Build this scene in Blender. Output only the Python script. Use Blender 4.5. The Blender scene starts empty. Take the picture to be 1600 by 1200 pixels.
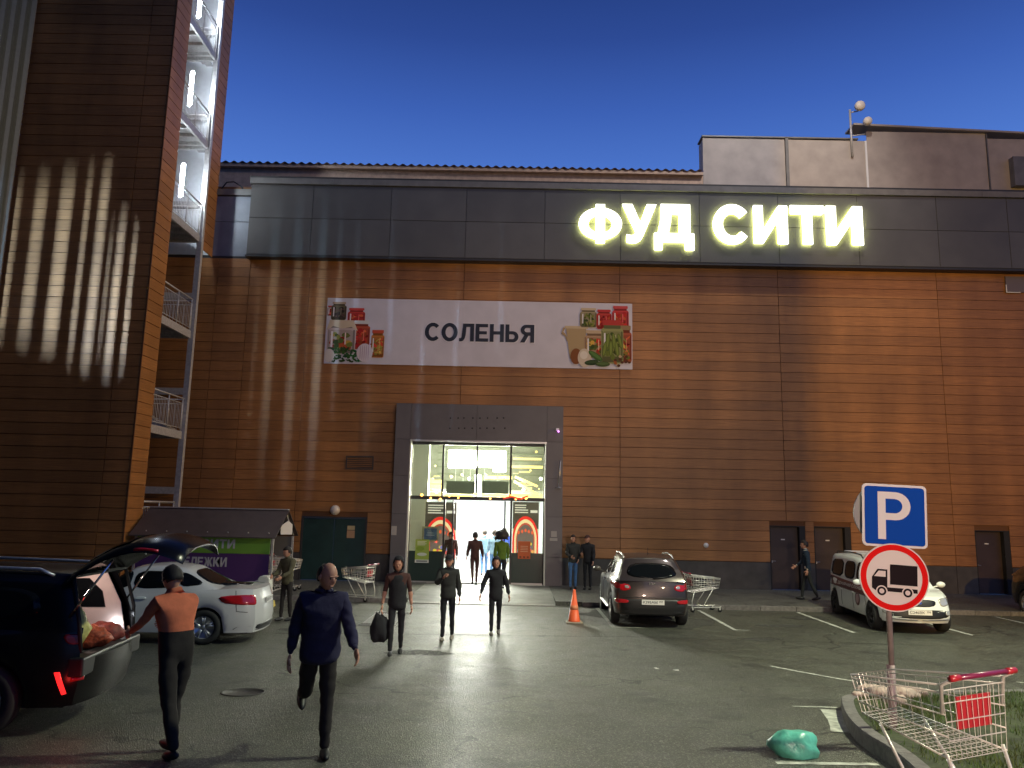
import bpy, bmesh, math, random
from math import sin, cos, pi, radians, sqrt, exp, log
from mathutils import Vector, Matrix, Euler
from mathutils.bvhtree import BVHTree
from mathutils import noise as mnoise
random.seed(7)
SC = bpy.context.scene
COL = SC.collection

# ------------------------------------------------------------------ camera
CZ = 2.65
cam_d = bpy.data.cameras.new('camera'); cam = bpy.data.objects.new('camera', cam_d); COL.objects.link(cam)
cam_d.lens = 27.0; cam_d.sensor_width = 36.0; cam_d.clip_end = 3000; cam_d.clip_start = 0.05
MR = (Matrix.Rotation(radians(.3), 3, 'Z') @ Matrix.Rotation(pi/2 + radians(9.3), 3, 'X') @ Matrix.Rotation(radians(1.2), 3, 'Z'))
cam.matrix_world = Matrix.Translation((0, 0, CZ)) @ MR.to_4x4()
SC.camera = cam

# ------------------------------------------------------------------ sky
W = bpy.data.worlds.new('World'); SC.world = W; W.use_nodes = True
nt = W.node_tree; nt.nodes.clear()
wo = nt.nodes.new('ShaderNodeOutputWorld'); bg = nt.nodes.new('ShaderNodeBackground')
tc = nt.nodes.new('ShaderNodeTexCoord'); sep = nt.nodes.new('ShaderNodeSeparateXYZ'); ramp = nt.nodes.new('ShaderNodeValToRGB')
nt.links.new(tc.outputs['Generated'], sep.inputs[0]); nt.links.new(sep.outputs['Z'], ramp.inputs[0])
nt.links.new(ramp.outputs[0], bg.inputs[0]); nt.links.new(bg.outputs[0], wo.inputs[0])
els = ramp.color_ramp.elements
els[0].position = 0.0; els[0].color = (.06, .09, .17, 1)
els[1].position = 1.0; els[1].color = (.008, .014, .07, 1)
for p, c in ((.30, (.085, .19, .54)), (.40, (.078, .192, .62)), (.48, (.046, .120, .46)), (.55, (.027, .070, .30)), (.62, (.016, .044, .20))):
    e = els.new(p); e.color = (*c, 1)
bg.inputs[1].default_value = 1.0
SC.view_settings.view_transform = 'Standard'; SC.view_settings.look = 'None'
SC.view_settings.exposure = 0; SC.view_settings.gamma = 1; SC.view_settings.use_curve_mapping = False
SC.cycles.max_bounces = 6; SC.cycles.diffuse_bounces = 3; SC.cycles.glossy_bounces = 3
SC.cycles.sample_clamp_indirect = 4.0

# ------------------------------------------------------------------ helpers
def tag(o, label=None, cat=None, group=None, kind=None):
    if label: o['label'] = label
    if cat: o['category'] = cat
    if group: o['group'] = group
    if kind: o['kind'] = kind
    return o

def thing(name, label, cat, loc=(0, 0, 0), rz=0, group=None):
    o = bpy.data.objects.new(name, None); COL.objects.link(o)
    o.location = loc; o.rotation_euler = (0, 0, rz); o.empty_display_size = .1
    return tag(o, label, cat, group)

def mat(name, col, rough=.6, metal=0, emit=None, es=0, var=0, vscale=8, bump=0, bscale=60, stretch=None, coat=0, spec=.5, col2=None, rnd=0, alpha=None):
    m = bpy.data.materials.new(name); m.use_nodes = True
    n = m.node_tree; b = n.nodes['Principled BSDF']
    b.inputs['Base Color'].default_value = (*col, 1); b.inputs['Roughness'].default_value = rough
    b.inputs['Metallic'].default_value = metal; b.inputs['Specular IOR Level'].default_value = spec
    if coat: b.inputs['Coat Weight'].default_value = coat; b.inputs['Coat Roughness'].default_value = .05
    if emit: b.inputs['Emission Color'].default_value = (*emit, 1); b.inputs['Emission Strength'].default_value = es
    if var or bump or rnd:
        t = n.nodes.new('ShaderNodeTexCoord'); mp = n.nodes.new('ShaderNodeMapping')
        n.links.new(t.outputs['Object'], mp.inputs[0])
        if stretch: mp.inputs['Scale'].default_value = stretch
        if rnd:
            oi0 = n.nodes.new('ShaderNodeObjectInfo'); ml = n.nodes.new('ShaderNodeMath'); ml.operation = 'MULTIPLY'; ml.inputs[1].default_value = 173.0
            cb = n.nodes.new('ShaderNodeCombineXYZ'); n.links.new(oi0.outputs['Random'], ml.inputs[0])
            for q in range(3): n.links.new(ml.outputs[0], cb.inputs[q])
            n.links.new(cb.outputs[0], mp.inputs['Location'])
    if var or rnd:
        nz = n.nodes.new('ShaderNodeTexNoise'); nz.inputs['Scale'].default_value = vscale; nz.inputs['Detail'].default_value = 6
        n.links.new(mp.outputs[0], nz.inputs[0])
        mx = n.nodes.new('ShaderNodeMix'); mx.data_type = 'RGBA'
        c2 = col2 or tuple(c*(1-var) for c in col); c1 = tuple(min(1, c*(1+var*.6)) for c in col)
        mx.inputs['A'].default_value = (*c1, 1); mx.inputs['B'].default_value = (*c2, 1)
        rp = n.nodes.new('ShaderNodeMapRange'); rp.inputs[1].default_value = .3; rp.inputs[2].default_value = .7
        n.links.new(nz.outputs[0], rp.inputs[0]); n.links.new(rp.outputs[0], mx.inputs['Factor'])
        out = mx.outputs['Result']
        if rnd:
            oi = n.nodes.new('ShaderNodeObjectInfo'); mr = n.nodes.new('ShaderNodeMapRange')
            mr.inputs[3].default_value = 1-rnd; mr.inputs[4].default_value = 1+rnd
            n.links.new(oi.outputs['Random'], mr.inputs[0])
            hs = n.nodes.new('ShaderNodeHueSaturation'); n.links.new(mr.outputs[0], hs.inputs['Value'])
            n.links.new(out, hs.inputs['Color']); out = hs.outputs[0]
        n.links.new(out, b.inputs['Base Color'])
    if bump:
        nb = n.nodes.new('ShaderNodeTexNoise'); nb.inputs['Scale'].default_value = bscale; nb.inputs['Detail'].default_value = 4
        n.links.new(mp.outputs[0], nb.inputs[0]); bp = n.nodes.new('ShaderNodeBump'); bp.inputs['Strength'].default_value = bump
        bp.inputs['Distance'].default_value = .02
        n.links.new(nb.outputs[0], bp.inputs['Height']); n.links.new(bp.outputs[0], b.inputs['Normal'])
    return m

class MB:
    """collects shapes into one mesh"""
    def __init__(s): s.v = []; s.f = []; s.m = []; s.sm = []
    def add(s, vs, fs, mi=0, smooth=False):
        o = len(s.v); s.v += [tuple(v) for v in vs]
        for f in fs: s.f.append(tuple(i+o for i in f)); s.m.append(mi); s.sm.append(smooth)
    def box(s, a, b, mi=0):
        x0, y0, z0 = (min(a[i], b[i]) for i in range(3)); x1, y1, z1 = (max(a[i], b[i]) for i in range(3))
        s.add([(x0,y0,z0),(x1,y0,z0),(x1,y1,z0),(x0,y1,z0),(x0,y0,z1),(x1,y0,z1),(x1,y1,z1),(x0,y1,z1)],
              [(0,3,2,1),(4,5,6,7),(0,1,5,4),(1,2,6,5),(2,3,7,6),(3,0,4,7)], mi)
    def obox(s, c, size, M=None, mi=0):
        vs = []
        for dz in (-.5, .5):
            for dx, dy in ((-.5,-.5),(.5,-.5),(.5,.5),(-.5,.5)):
                v = Vector((dx*size[0], dy*size[1], dz*size[2]))
                if M is not None: v = M @ v
                vs.append(Vector(c)+v)
        s.add(vs, [(0,3,2,1),(4,5,6,7),(0,1,5,4),(1,2,6,5),(2,3,7,6),(3,0,4,7)], mi)
    def tube(s, pts, r, n=8, mi=0, cap=True, closed=False):
        pts = [Vector(p) for p in pts]; rs = r if isinstance(r, (list, tuple)) else [r]*len(pts)
        k = len(pts); vs = []; prev = None
        for i, p in enumerate(pts):
            if closed: d = pts[(i+1) % k]-pts[i-1]
            else: d = pts[min(i+1, k-1)]-pts[max(i-1, 0)]
            d.normalize()
            if prev is None:
                u = d.cross(Vector((0, 0, 1)))
                if u.length < .1: u = d.cross(Vector((1, 0, 0)))
            else: u = prev - d*prev.dot(d)
            u.normalize(); w = d.cross(u); prev = u
            for j in range(n):
                a = 2*pi*j/n; vs.append(p+u*cos(a)*rs[i]+w*sin(a)*rs[i])
        fs = []
        for i in range(k if closed else k-1):
            for j in range(n):
                a = i*n+j; b = i*n+(j+1) % n; i2 = (i+1) % k
                fs.append((a, b, i2*n+(j+1) % n, i2*n+j))
        if cap and not closed: fs.append(tuple(reversed(range(n)))); fs.append(tuple(range((k-1)*n, k*n)))
        s.add(vs, fs, mi, n > 5)
    def cyl(s, a, b, r, n=16, mi=0): s.tube([a, b], r, n, mi)
    def prism(s, poly, axis, t0, t1, mi=0):
        """poly 2d extruded along axis: 'x' poly=(y,z); 'y' poly=(x,z); 'z' poly=(x,y)"""
        def P(p, t): return {'x': (t, p[0], p[1]), 'y': (p[0], t, p[1]), 'z': (p[0], p[1], t)}[axis]
        n = len(poly); vs = [P(p, t0) for p in poly]+[P(p, t1) for p in poly]
        fs = [tuple(range(n)), tuple(range(2*n-1, n-1, -1))]+[(i, i+n, (i+1) % n+n, (i+1) % n) for i in range(n)]
        s.add(vs, fs, mi)
    def lathe(s, prof, n=24, c=(0, 0, 0), axis='z', mi=0):
        vs = []; k = len(prof)
        for r, h in prof:
            for j in range(n):
                a = 2*pi*j/n; x, y = r*cos(a), r*sin(a)
                v = {'z': (x, y, h), 'y': (x, h, y), 'x': (h, x, y)}[axis]
                vs.append((v[0]+c[0], v[1]+c[1], v[2]+c[2]))
        fs = [(i*n+j, i*n+(j+1) % n, (i+1)*n+(j+1) % n, (i+1)*n+j) for i in range(k-1) for j in range(n)]
        if prof[0][0] > 1e-4: fs.append(tuple(reversed(range(n))))
        if prof[-1][0] > 1e-4: fs.append(tuple(range((k-1)*n, k*n)))
        s.add(vs, fs, mi, True)
    def ball(s, c, r, n=12, mi=0):
        r = r if isinstance(r, (tuple, list)) else (r, r, r)
        vs = []; m = n//2
        for i in range(1, m):
            t = pi*i/m
            for j in range(n):
                a = 2*pi*j/n; vs.append((c[0]+r[0]*sin(t)*cos(a), c[1]+r[1]*sin(t)*sin(a), c[2]+r[2]*cos(t)))
        T = len(vs); vs += [(c[0], c[1], c[2]+r[2]), (c[0], c[1], c[2]-r[2])]
        fs = [(i*n+j, (i+1)*n+j, (i+1)*n+(j+1) % n, i*n+(j+1) % n) for i in range(m-2) for j in range(n)]
        fs += [(T, j, (j+1) % n) for j in range(n)]+[(T+1, (m-2)*n+(j+1) % n, (m-2)*n+j) for j in range(n)]
        s.add(vs, fs, mi, True)
    def mesh(s, name, mats):
        me = bpy.data.meshes.new(name); me.from_pydata(s.v, [], s.f)
        mats = mats if isinstance(mats, (list, tuple)) else [mats]
        for m in mats: me.materials.append(m)
        me.polygons.foreach_set('material_index', s.m); me.polygons.foreach_set('use_smooth', s.sm)
        bm = bmesh.new(); bm.from_mesh(me); bmesh.ops.recalc_face_normals(bm, faces=bm.faces); bm.to_mesh(me); bm.free()
        me.update(); return me
    def build(s, name, mats, parent=None, kind=None, bevel=0):
        o = bpy.data.objects.new(name, s.mesh(name, mats)); COL.objects.link(o)
        if parent: o.parent = parent
        if kind: o['kind'] = kind
        if bevel:
            b = o.modifiers.new('bevel', 'BEVEL'); b.width = bevel; b.segments = 2; b.limit_method = 'ANGLE'
        return o

def boxpart(name, a, b, m, parent=None, bevel=0, kind=None):
    mb = MB(); mb.box(a, b); return mb.build(name, m, parent, kind, bevel)

def inst(src, name, parent, loc=None, scale=None, rz=None):
    o = bpy.data.objects.new(name, src); COL.objects.link(o); o.parent = parent
    if loc is not None: o.location = loc
    if scale is not None: o.scale = scale
    if rz is not None: o.rotation_euler = (0, 0, rz)
    return o

def copy_tree(o, parent=None):
    c = o.copy(); COL.objects.link(c); c.parent = parent
    for ch in [x for x in bpy.data.objects if x.parent == o]: copy_tree(ch, c)
    return c

def smoothed(o, ang=40):
    me = o.data
    for p in me.polygons: p.use_smooth = True
    me.set_sharp_from_angle(angle=radians(ang))
    return o

# glyph meshes from Blender's own built-in font
def glyph_mesh(txt, off=0.0, ext=0.0, res=4):
    cu = bpy.data.curves.new('glyph', 'FONT'); cu.body = txt; cu.size = 1; cu.offset = off; cu.extrude = ext; cu.resolution_u = res
    ob = bpy.data.objects.new('glyph', cu); COL.objects.link(ob)
    dg = bpy.context.evaluated_depsgraph_get(); dg.update()
    me = bpy.data.meshes.new_from_object(ob.evaluated_get(dg))
    bpy.data.objects.remove(ob); bpy.data.curves.remove(cu)
    return me

def text_obj(name, txt, m, parent, box, off=.02, ext=0.0, frame=None, thick=None):
    """text fitted in box=(x0,z0,x1,z1) on the plane spanned by frame (origin, ux, uz); normal out = ux x uz"""
    me = glyph_mesh(txt, off, ext); vs = me.vertices
    xs = [v.co.x for v in vs]; ys = [v.co.y for v in vs]; a0, a1, b0, b1 = min(xs), max(xs), min(ys), max(ys)
    O, U, V = frame; U = Vector(U); V = Vector(V); N = U.cross(V)
    zr = (thick or 0)/(2*ext) if ext else 1
    for v in vs:
        x = box[0]+(v.co.x-a0)/(a1-a0)*(box[2]-box[0]); y = box[1]+(v.co.y-b0)/(b1-b0)*(box[3]-box[1])
        v.co = Vector(O)+U*x+V*y+N*(v.co.z*zr)
    me.materials.clear(); me.materials.append(m)
    o = bpy.data.objects.new(name, me); COL.objects.link(o); o.parent = parent
    return o

# ------------------------------------------------------------------ the lie of the land
def g(X, Y):
    t = 13-Y; s = log(1+exp(t*1.5))/1.5 if t < 20 else t
    return .060*min(s, 16)*min(1.3, max(.6, 1+.05*X))
def ray(px, py): return MR @ Vector(((px-800)/1200, -(py-600)/1200, -1.0))
def at(px, py, Y): r = ray(px, py); return Vector((0, 0, CZ))+r*(Y/r.y)
def gp(px, py, dz=0):
    r = ray(px, py); t = 1.0
    while t < 80:
        P = Vector((0, 0, CZ))+r*t
        if P.z <= g(P.x, P.y)+dz: return P
        t += .01
    return P
WY = 27.24            # plane of the shop front

# ------------------------------------------------------------------ materials
M_plank = mat('wood_look_plank', (.37, .162, .048), .46, var=.32, vscale=5, stretch=(.35, 3, 14), bump=.10, bscale=30, rnd=.13)
M_back = mat('cladding_backing', (.15, .065, .025), .9)
_n = M_plank.node_tree; _b = _n.nodes['Principled BSDF']; _src = _b.inputs['Base Color'].links[0].from_socket
_g = _n.nodes.new('ShaderNodeNewGeometry'); _mp = _n.nodes.new('ShaderNodeMapping'); _mp.inputs['Scale'].default_value = (1.0, 1.0, .22); _n.links.new(_g.outputs['Position'], _mp.inputs[0])
_z = _n.nodes.new('ShaderNodeTexNoise'); _z.inputs['Scale'].default_value = .9; _z.inputs['Detail'].default_value = 7; _n.links.new(_mp.outputs[0], _z.inputs[0])
_r = _n.nodes.new('ShaderNodeMapRange'); _r.inputs[1].default_value = .32; _r.inputs[2].default_value = .68; _r.inputs[3].default_value = .68; _r.inputs[4].default_value = 1.12; _n.links.new(_z.outputs[0], _r.inputs[0])
_m = _n.nodes.new('ShaderNodeMix'); _m.data_type = 'RGBA'; _m.blend_type = 'MULTIPLY'; _m.inputs['Factor'].default_value = 1; _n.links.new(_src, _m.inputs['A']); _n.links.new(_r.outputs[0], _m.inputs['B']); _n.links.new(_m.outputs['Result'], _b.inputs['Base Color'])
M_plinth = mat('dark_plinth', (.060, .056, .052), .55, var=.3, vscale=3, rnd=.1)
M_fascia = mat('grey_composite_panel', (.105, .103, .096), .42, var=.12, vscale=1.2, rnd=.07)
M_trim = mat('grey_metal_trim', (.17, .165, .155), .5, var=.2, vscale=3)
M_dark = mat('dark_metal', (.035, .035, .035), .5)
M_paleroof = mat('pale_roof_panel', (.42, .37, .33), .65, var=.16, vscale=1.5, rnd=.06)
M_tan = mat('tan_metal', (.48, .33, .23), .55, var=.2, vscale=6)
M_door = mat('brown_steel_door', (.055, .036, .03), .45, var=.15, vscale=3)
M_green = mat('dark_green_steel', (.015, .045, .042), .4, var=.2, vscale=3)
M_gal = mat('galvanised_steel', (.50, .49, .48), .45, metal=.25, var=.2, vscale=12)
M_white = mat('white_paint', (.78, .78, .76), .4)
M_paper = mat('white_paper', (.75, .74, .70), .8)
M_black = mat('black_plastic', (.015, .015, .016), .5)
M_rubber = mat('black_rubber', (.018, .018, .018), .8)
M_chrome = mat('chrome', (.7, .7, .7), .15, metal=1)
M_alu = mat('brushed_aluminium', (.55, .55, .56), .35, metal=.8)
M_conc = mat('kerb_concrete', (.17, .155, .145), .85, var=.3, vscale=14, bump=.4, bscale=60, rnd=.15)
M_line = mat('worn_road_paint', (.50, .50, .44), .7, var=.55, vscale=9)
M_lamp = mat('lamp_glow', (1, 1, 1), .5, emit=(.93, .97, 1), es=26)

def asphalt(name, base, dark, rough_lo, rough_hi, bump=.5):
    m = bpy.data.materials.new(name); m.use_nodes = True; n = m.node_tree; b = n.nodes['Principled BSDF']
    t = n.nodes.new('ShaderNodeTexCoord')
    def noise(sc, det=5):
        x = n.nodes.new('ShaderNodeTexNoise'); x.inputs['Scale'].default_value = sc; x.inputs['Detail'].default_value = det
        n.links.new(t.outputs['Object'], x.inputs[0]); return x
    big = noise(.45, 8); mid = noise(2.2, 6); fine = noise(55, 3)
    vor = n.nodes.new('ShaderNodeTexVoronoi'); vor.inputs['Scale'].default_value = 75; n.links.new(t.outputs['Object'], vor.inputs['Vector'])
    a = n.nodes.new('ShaderNodeMapRange'); a.inputs[1].default_value = .35; a.inputs[2].default_value = .65; n.links.new(big.outputs[0], a.inputs[0])
    mx = n.nodes.new('ShaderNodeMix'); mx.data_type = 'RGBA'; mx.inputs['A'].default_value = (*dark, 1); mx.inputs['B'].default_value = (*base, 1)
    n.links.new(a.outputs[0], mx.inputs['Factor'])
    m2 = n.nodes.new('ShaderNodeMix'); m2.data_type = 'RGBA'; m2.blend_type = 'MULTIPLY'; m2.inputs['Factor'].default_value = .8
    r2 = n.nodes.new('ShaderNodeMapRange'); r2.inputs[1].default_value = .3; r2.inputs[2].default_value = .7; r2.inputs[3].default_value = .65; r2.inputs[4].default_value = 1.2
    n.links.new(mid.outputs[0], r2.inputs[0]); n.links.new(mx.outputs['Result'], m2.inputs['A']); n.links.new(r2.outputs[0], m2.inputs['B'])
    m3 = n.nodes.new('ShaderNodeMix'); m3.data_type = 'RGBA'; m3.blend_type = 'MULTIPLY'; m3.inputs['Factor'].default_value = .8
    r3 = n.nodes.new('ShaderNodeMapRange'); r3.inputs[1].default_value = .3; r3.inputs[2].default_value = .7; r3.inputs[3].default_value = .45; r3.inputs[4].default_value = 1.6
    n.links.new(fine.outputs[0], r3.inputs[0]); n.links.new(m2.outputs['Result'], m3.inputs['A']); n.links.new(r3.outputs[0], m3.inputs['B'])
    def mth(op, a_, b_=None, v1=None):
        x = n.nodes.new('ShaderNodeMath'); x.operation = op; n.links.new(a_, x.inputs[0])
        if b_ is not None: n.links.new(b_, x.inputs[1])
        if v1 is not None: x.inputs[1].default_value = v1
        return x.outputs[0]
    sc_ = n.nodes.new('ShaderNodeSeparateColor'); n.links.new(vor.outputs['Color'], sc_.inputs[0])
    stone = mth('GREATER_THAN', sc_.outputs[0], v1=.86)
    m4 = n.nodes.new('ShaderNodeMix'); m4.data_type = 'RGBA'; n.links.new(mth('MULTIPLY', stone, v1=.55), m4.inputs['Factor'])
    n.links.new(m3.outputs['Result'], m4.inputs['A']); m4.inputs['B'].default_value = (.34, .33, .27, 1)
    dk = mth('LESS_THAN', sc_.outputs[1], v1=.30)
    m5 = n.nodes.new('ShaderNodeMix'); m5.data_type = 'RGBA'; n.links.new(mth('MULTIPLY', dk, v1=.55), m5.inputs['Factor'])
    n.links.new(m4.outputs['Result'], m5.inputs['A']); m5.inputs['B'].default_value = (.02, .02, .017, 1)
    oil = noise(1.3, 4); om = n.nodes.new('ShaderNodeMapRange'); om.inputs[1].default_value = .60; om.inputs[2].default_value = .68; om.inputs[4].default_value = .55; n.links.new(oil.outputs[0], om.inputs[0])
    wn = noise(1.6, 3); wv = n.nodes.new('ShaderNodeVectorMath'); wv.operation = 'MULTIPLY_ADD'; n.links.new(wn.outputs['Color'], wv.inputs[0]); wv.inputs[1].default_value = (.9, .9, 0); n.links.new(t.outputs['Object'], wv.inputs[2])
    ck = n.nodes.new('ShaderNodeTexVoronoi'); ck.feature = 'DISTANCE_TO_EDGE'; ck.inputs['Scale'].default_value = .28; n.links.new(wv.outputs[0], ck.inputs['Vector'])
    cm = mth('MULTIPLY', mth('LESS_THAN', ck.outputs['Distance'], v1=.0045), mth('GREATER_THAN', big.outputs[0], v1=.5))
    dm = mth('MAXIMUM', om.outputs[0], mth('MULTIPLY', cm, v1=.8))
    m6 = n.nodes.new('ShaderNodeMix'); m6.data_type = 'RGBA'; n.links.new(dm, m6.inputs['Factor']); n.links.new(m5.outputs['Result'], m6.inputs['A']); m6.inputs['B'].default_value = (.018, .018, .015, 1)
    n.links.new(m6.outputs['Result'], b.inputs['Base Color'])
    rr = n.nodes.new('ShaderNodeMapRange'); rr.inputs[3].default_value = rough_lo; rr.inputs[4].default_value = rough_hi
    n.links.new(mid.outputs[0], rr.inputs[0]); n.links.new(rr.outputs[0], b.inputs['Roughness'])
    bp = n.nodes.new('ShaderNodeBump'); bp.inputs['Strength'].default_value = bump; bp.inputs['Distance'].default_value = .016
    n.links.new(vor.outputs['Distance'], bp.inputs['Height'])
    b2 = n.nodes.new('ShaderNodeBump'); b2.inputs['Strength'].default_value = .3; b2.inputs['Distance'].default_value = .02
    n.links.new(mid.outputs[0], b2.inputs['Height']); n.links.new(bp.outputs[0], b2.inputs['Normal']); n.links.new(b2.outputs[0], b.inputs['Normal'])
    return m
M_asph = asphalt('asphalt', (.104, .108, .080), (.056, .059, .044), .26, .60, 1.0)
M_walk = asphalt('pavement_asphalt', (.11, .108, .095), (.075, .075, .068), .5, .8, .5)
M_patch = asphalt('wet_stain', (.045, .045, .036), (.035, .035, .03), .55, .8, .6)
# ------------------------------------------------------------------ lamps of the place, with added fill
def lamp_light(name, kind, loc, aim, power, col, size=.3, spot=60, blend=.4, parent=None):
    l = bpy.data.lights.new(name, kind); l.energy = power; l.color = col
    if kind == 'SPOT': l.spot_size = radians(spot); l.spot_blend = blend; l.shadow_soft_size = size
    elif kind == 'AREA': l.shape = 'RECTANGLE'; l.size = size[0]; l.size_y = size[1]
    else: l.shadow_soft_size = size
    o = bpy.data.objects.new(name, l); COL.objects.link(o); o.location = loc
    o.rotation_euler = (Vector(aim)-Vector(loc)).to_track_quat('-Z', 'Y').to_euler()
    return o
# hall lighting through the doorway
lamp_light('hall_light', 'AREA', (-1.4, 30.5, 3.15), (-1.4, 26.0, .2), 1700, (1, 1, .88), (3.6, 1.2))
lamp_light('vestibule_light', 'AREA', (-1.4, 29.2, 4.6), (-1.4, 22, 0), 1500, (1, 1, .84), (2.6, .6))
# car park lamps: a low warm one behind us, a high one over the bays at right, an amber one far right, one across the road; then added fill for front and roof
lamp_light('park_and_fill_light', 'SPOT', (3.5, -1.5, 3.3), (4.6, 10, 2.2), 2700, (1, .74, .58), .35, 74, .6)  # added low lamp, stands in for unseen vehicle lights behind the camera
lamp_light('park_and_fill_light', 'SPOT', (11, 10.5, 13), (6.5, 12.5, 0), 11000, (.95, 1, .70), .30, 100, .8)
lamp_light('park_and_fill_light', 'SPOT', (27, 18, 9), (-11, 25, 8), 13000, (1, .60, .12), .25, 36, .8)
lamp_light('park_and_fill_light', 'SPOT', (-.3, -40, 12), (14, 27, 7), 52000, (1, .60, .12), .30, 60, .3)
lamp_light('park_and_fill_light', 'SPOT', (10, -5, 9), (6.5, 27, 7.5), 3300, (1, .72, .42), .4, 54, .8)  # added fill lamp, lifts the middle of the front
lamp_light('roof_fill_light', 'SPOT', (11, 21, 25), (3, 31, 16), 4600, (1, .92, .84), .3, 120, .5)  # added out of view to brighten the roof boxes and fascia
# ================================================================== GROUND
def sheet(name, xs, ys, zf, m, kind='structure', parent=None):
    vs = [(x, y, zf(x, y)) for y in ys for x in xs]; nx = len(xs)
    fs = [(j*nx+i, j*nx+i+1, (j+1)*nx+i+1, (j+1)*nx+i) for j in range(len(ys)-1) for i in range(nx-1)]
    me = bpy.data.meshes.new(name); me.from_pydata(vs, [], fs); me.materials.append(m)
    for p in me.polygons: p.use_smooth = True
    o = bpy.data.objects.new(name, me); COL.objects.link(o); o.parent = parent
    if kind: o['kind'] = kind
    return o
def lin(a, b, n): return [a+(b-a)*i/(n-1) for i in range(n)]
xs = [-900, -300, -120, -60]+lin(-40, 40, 81)+[60, 120, 300, 900]
ys = [-900, -300, -120, -60]+lin(-40, 24, 129)+[30, 60, 120, 300, 900]
sheet('ground', xs, ys, lambda x, y: g(x, y)-.0, M_asph)

KY = 22.30
# pavement slab in front of the shop, cut for the entrance ramp; kerb stones are parts of it
RX0, RX1 = -2.95, 1.25
pav = MB()
for x0, x1 in ((-16, RX0), (RX1, 27)):
    pav.box((x0, KY+.16, -.2), (x1, WY+.02, .118))
pave = pav.build('pavement', M_walk, kind='structure')
kb = MB(); kb.box((0, 0, -.2), (.985, .15, .125)); kbm = kb.mesh('kerb_stone', M_conc)
x = -16.0
while x < 26:
    if not (RX0-.6 < x < RX1-.2):
        inst(kbm, 'kerb_stone', pave, (x, KY+random.uniform(-.004, .004), random.uniform(-.004, .003)))
    x += 1.0
rp = MB()
rp.add([(RX0, KY+.02, .006), (RX1, KY+.02, .006), (RX1, 24.2, .118), (RX0, 24.2, .118), (RX1, WY-.4, .120), (RX0, WY-.4, .120),
        (RX0, KY+.02, -.2), (RX1, KY+.02, -.2), (RX0, WY-.4, -.2), (RX1, WY-.4, -.2)],
       [(0, 1, 2, 3), (3, 2, 4, 5), (6, 7, 1, 0), (6, 0, 3, 5, 8), (7, 9, 4, 2, 1)])
rp.build('entrance_ramp', mat('ramp_stone', (.17, .17, .15), .5, var=.45, vscale=2.5, bump=.3, bscale=40), kind='structure')
gm = MB()
for i in range(88):
    xx = RX0+.1+i*.0465
    gm.box((xx, KY-.02, .004), (xx+.022, KY+.24, .022))
gm.box((RX0+.06, KY-.05, .004), (RX1-.05, KY-.02, .026)); gm.box((RX0+.06, KY+.24, .004), (RX1-.05, KY+.27, .026))
tag(gm.build('drain_grate', M_gal), 'long narrow steel drain grate across the foot of the entrance ramp', 'grate')
gm = MB()
a = gp(562, 977); b_ = gp(604, 958)
for i in range(14):
    gm.obox((a.x+.03+i*.055, (a.y+b_.y)/2, .012), (.028, 1.7, .02))
gm.obox((a.x+.4, a.y-.02, .014), (.86, .05, .022)); gm.obox((a.x+.4, b_.y+.02, .014), (.86, .05, .022))
tag(gm.build('floor_grate', M_gal), 'flat barred steel grate lying in the asphalt left of the walkers', 'grate')

# painted bay lines
def line(p0, p1, w, name='bay_line'):
    p0 = Vector(p0); p1 = Vector(p1); d = (p1-p0); L = d.length; d.normalize(); nrm = Vector((-d.y, d.x))*w/2
    n = max(2, int(L/.3)); vs = []; fs = []
    for i in range(n+1):
        c = p0+d*L*i/n
        for s_ in (1, -1):
            q = c+nrm*s_*(1+random.uniform(-.12, .12)); vs.append((q.x, q.y, g(q.x, q.y)+.005))
    for i in range(n): fs.append((i*2, i*2+1, i*2+3, i*2+2))
    me = bpy.data.meshes.new(name); me.from_pydata(vs, [], fs); me.materials.append(M_line)
    o = bpy.data.objects.new(name, me); COL.objects.link(o); o['kind'] = 'structure'; return o
for X in (2.38, 5.2, 7.95, 10.68, 13.4):
    line((X, 22.1), (X, 18.5), .10)
line((2.38, 18.55), (3.1, 18.55), .06); line((5.2, 18.55), (5.5, 18.5), .05)
def pl(a, b, w): A = gp(*a); B = gp(*b); return line(A.xy, B.xy, w)
pl((1203, 1041), (1335, 1065), .07); pl((1238, 1104), (1308, 1106), .06); pl((1213, 1193), (1372, 1195), .10)
pl((1588, 1066), (1640, 1071), .06); pl((1303, 1110), (1322, 1145), .30)
# dark wet stains on the asphalt
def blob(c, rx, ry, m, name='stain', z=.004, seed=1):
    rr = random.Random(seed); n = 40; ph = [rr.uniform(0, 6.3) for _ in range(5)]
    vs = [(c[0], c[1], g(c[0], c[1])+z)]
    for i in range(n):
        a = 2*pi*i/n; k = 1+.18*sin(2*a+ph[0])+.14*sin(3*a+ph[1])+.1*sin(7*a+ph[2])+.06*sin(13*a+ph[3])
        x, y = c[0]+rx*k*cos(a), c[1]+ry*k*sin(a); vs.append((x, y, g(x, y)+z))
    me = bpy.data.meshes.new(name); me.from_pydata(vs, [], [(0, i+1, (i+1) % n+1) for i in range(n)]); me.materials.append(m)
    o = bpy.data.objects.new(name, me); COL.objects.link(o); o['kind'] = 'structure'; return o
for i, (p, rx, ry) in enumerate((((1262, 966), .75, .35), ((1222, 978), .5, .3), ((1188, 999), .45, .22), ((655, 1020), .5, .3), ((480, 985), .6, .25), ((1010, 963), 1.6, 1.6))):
    P = gp(*p); blob(P, rx, ry, M_patch, seed=i)
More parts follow.
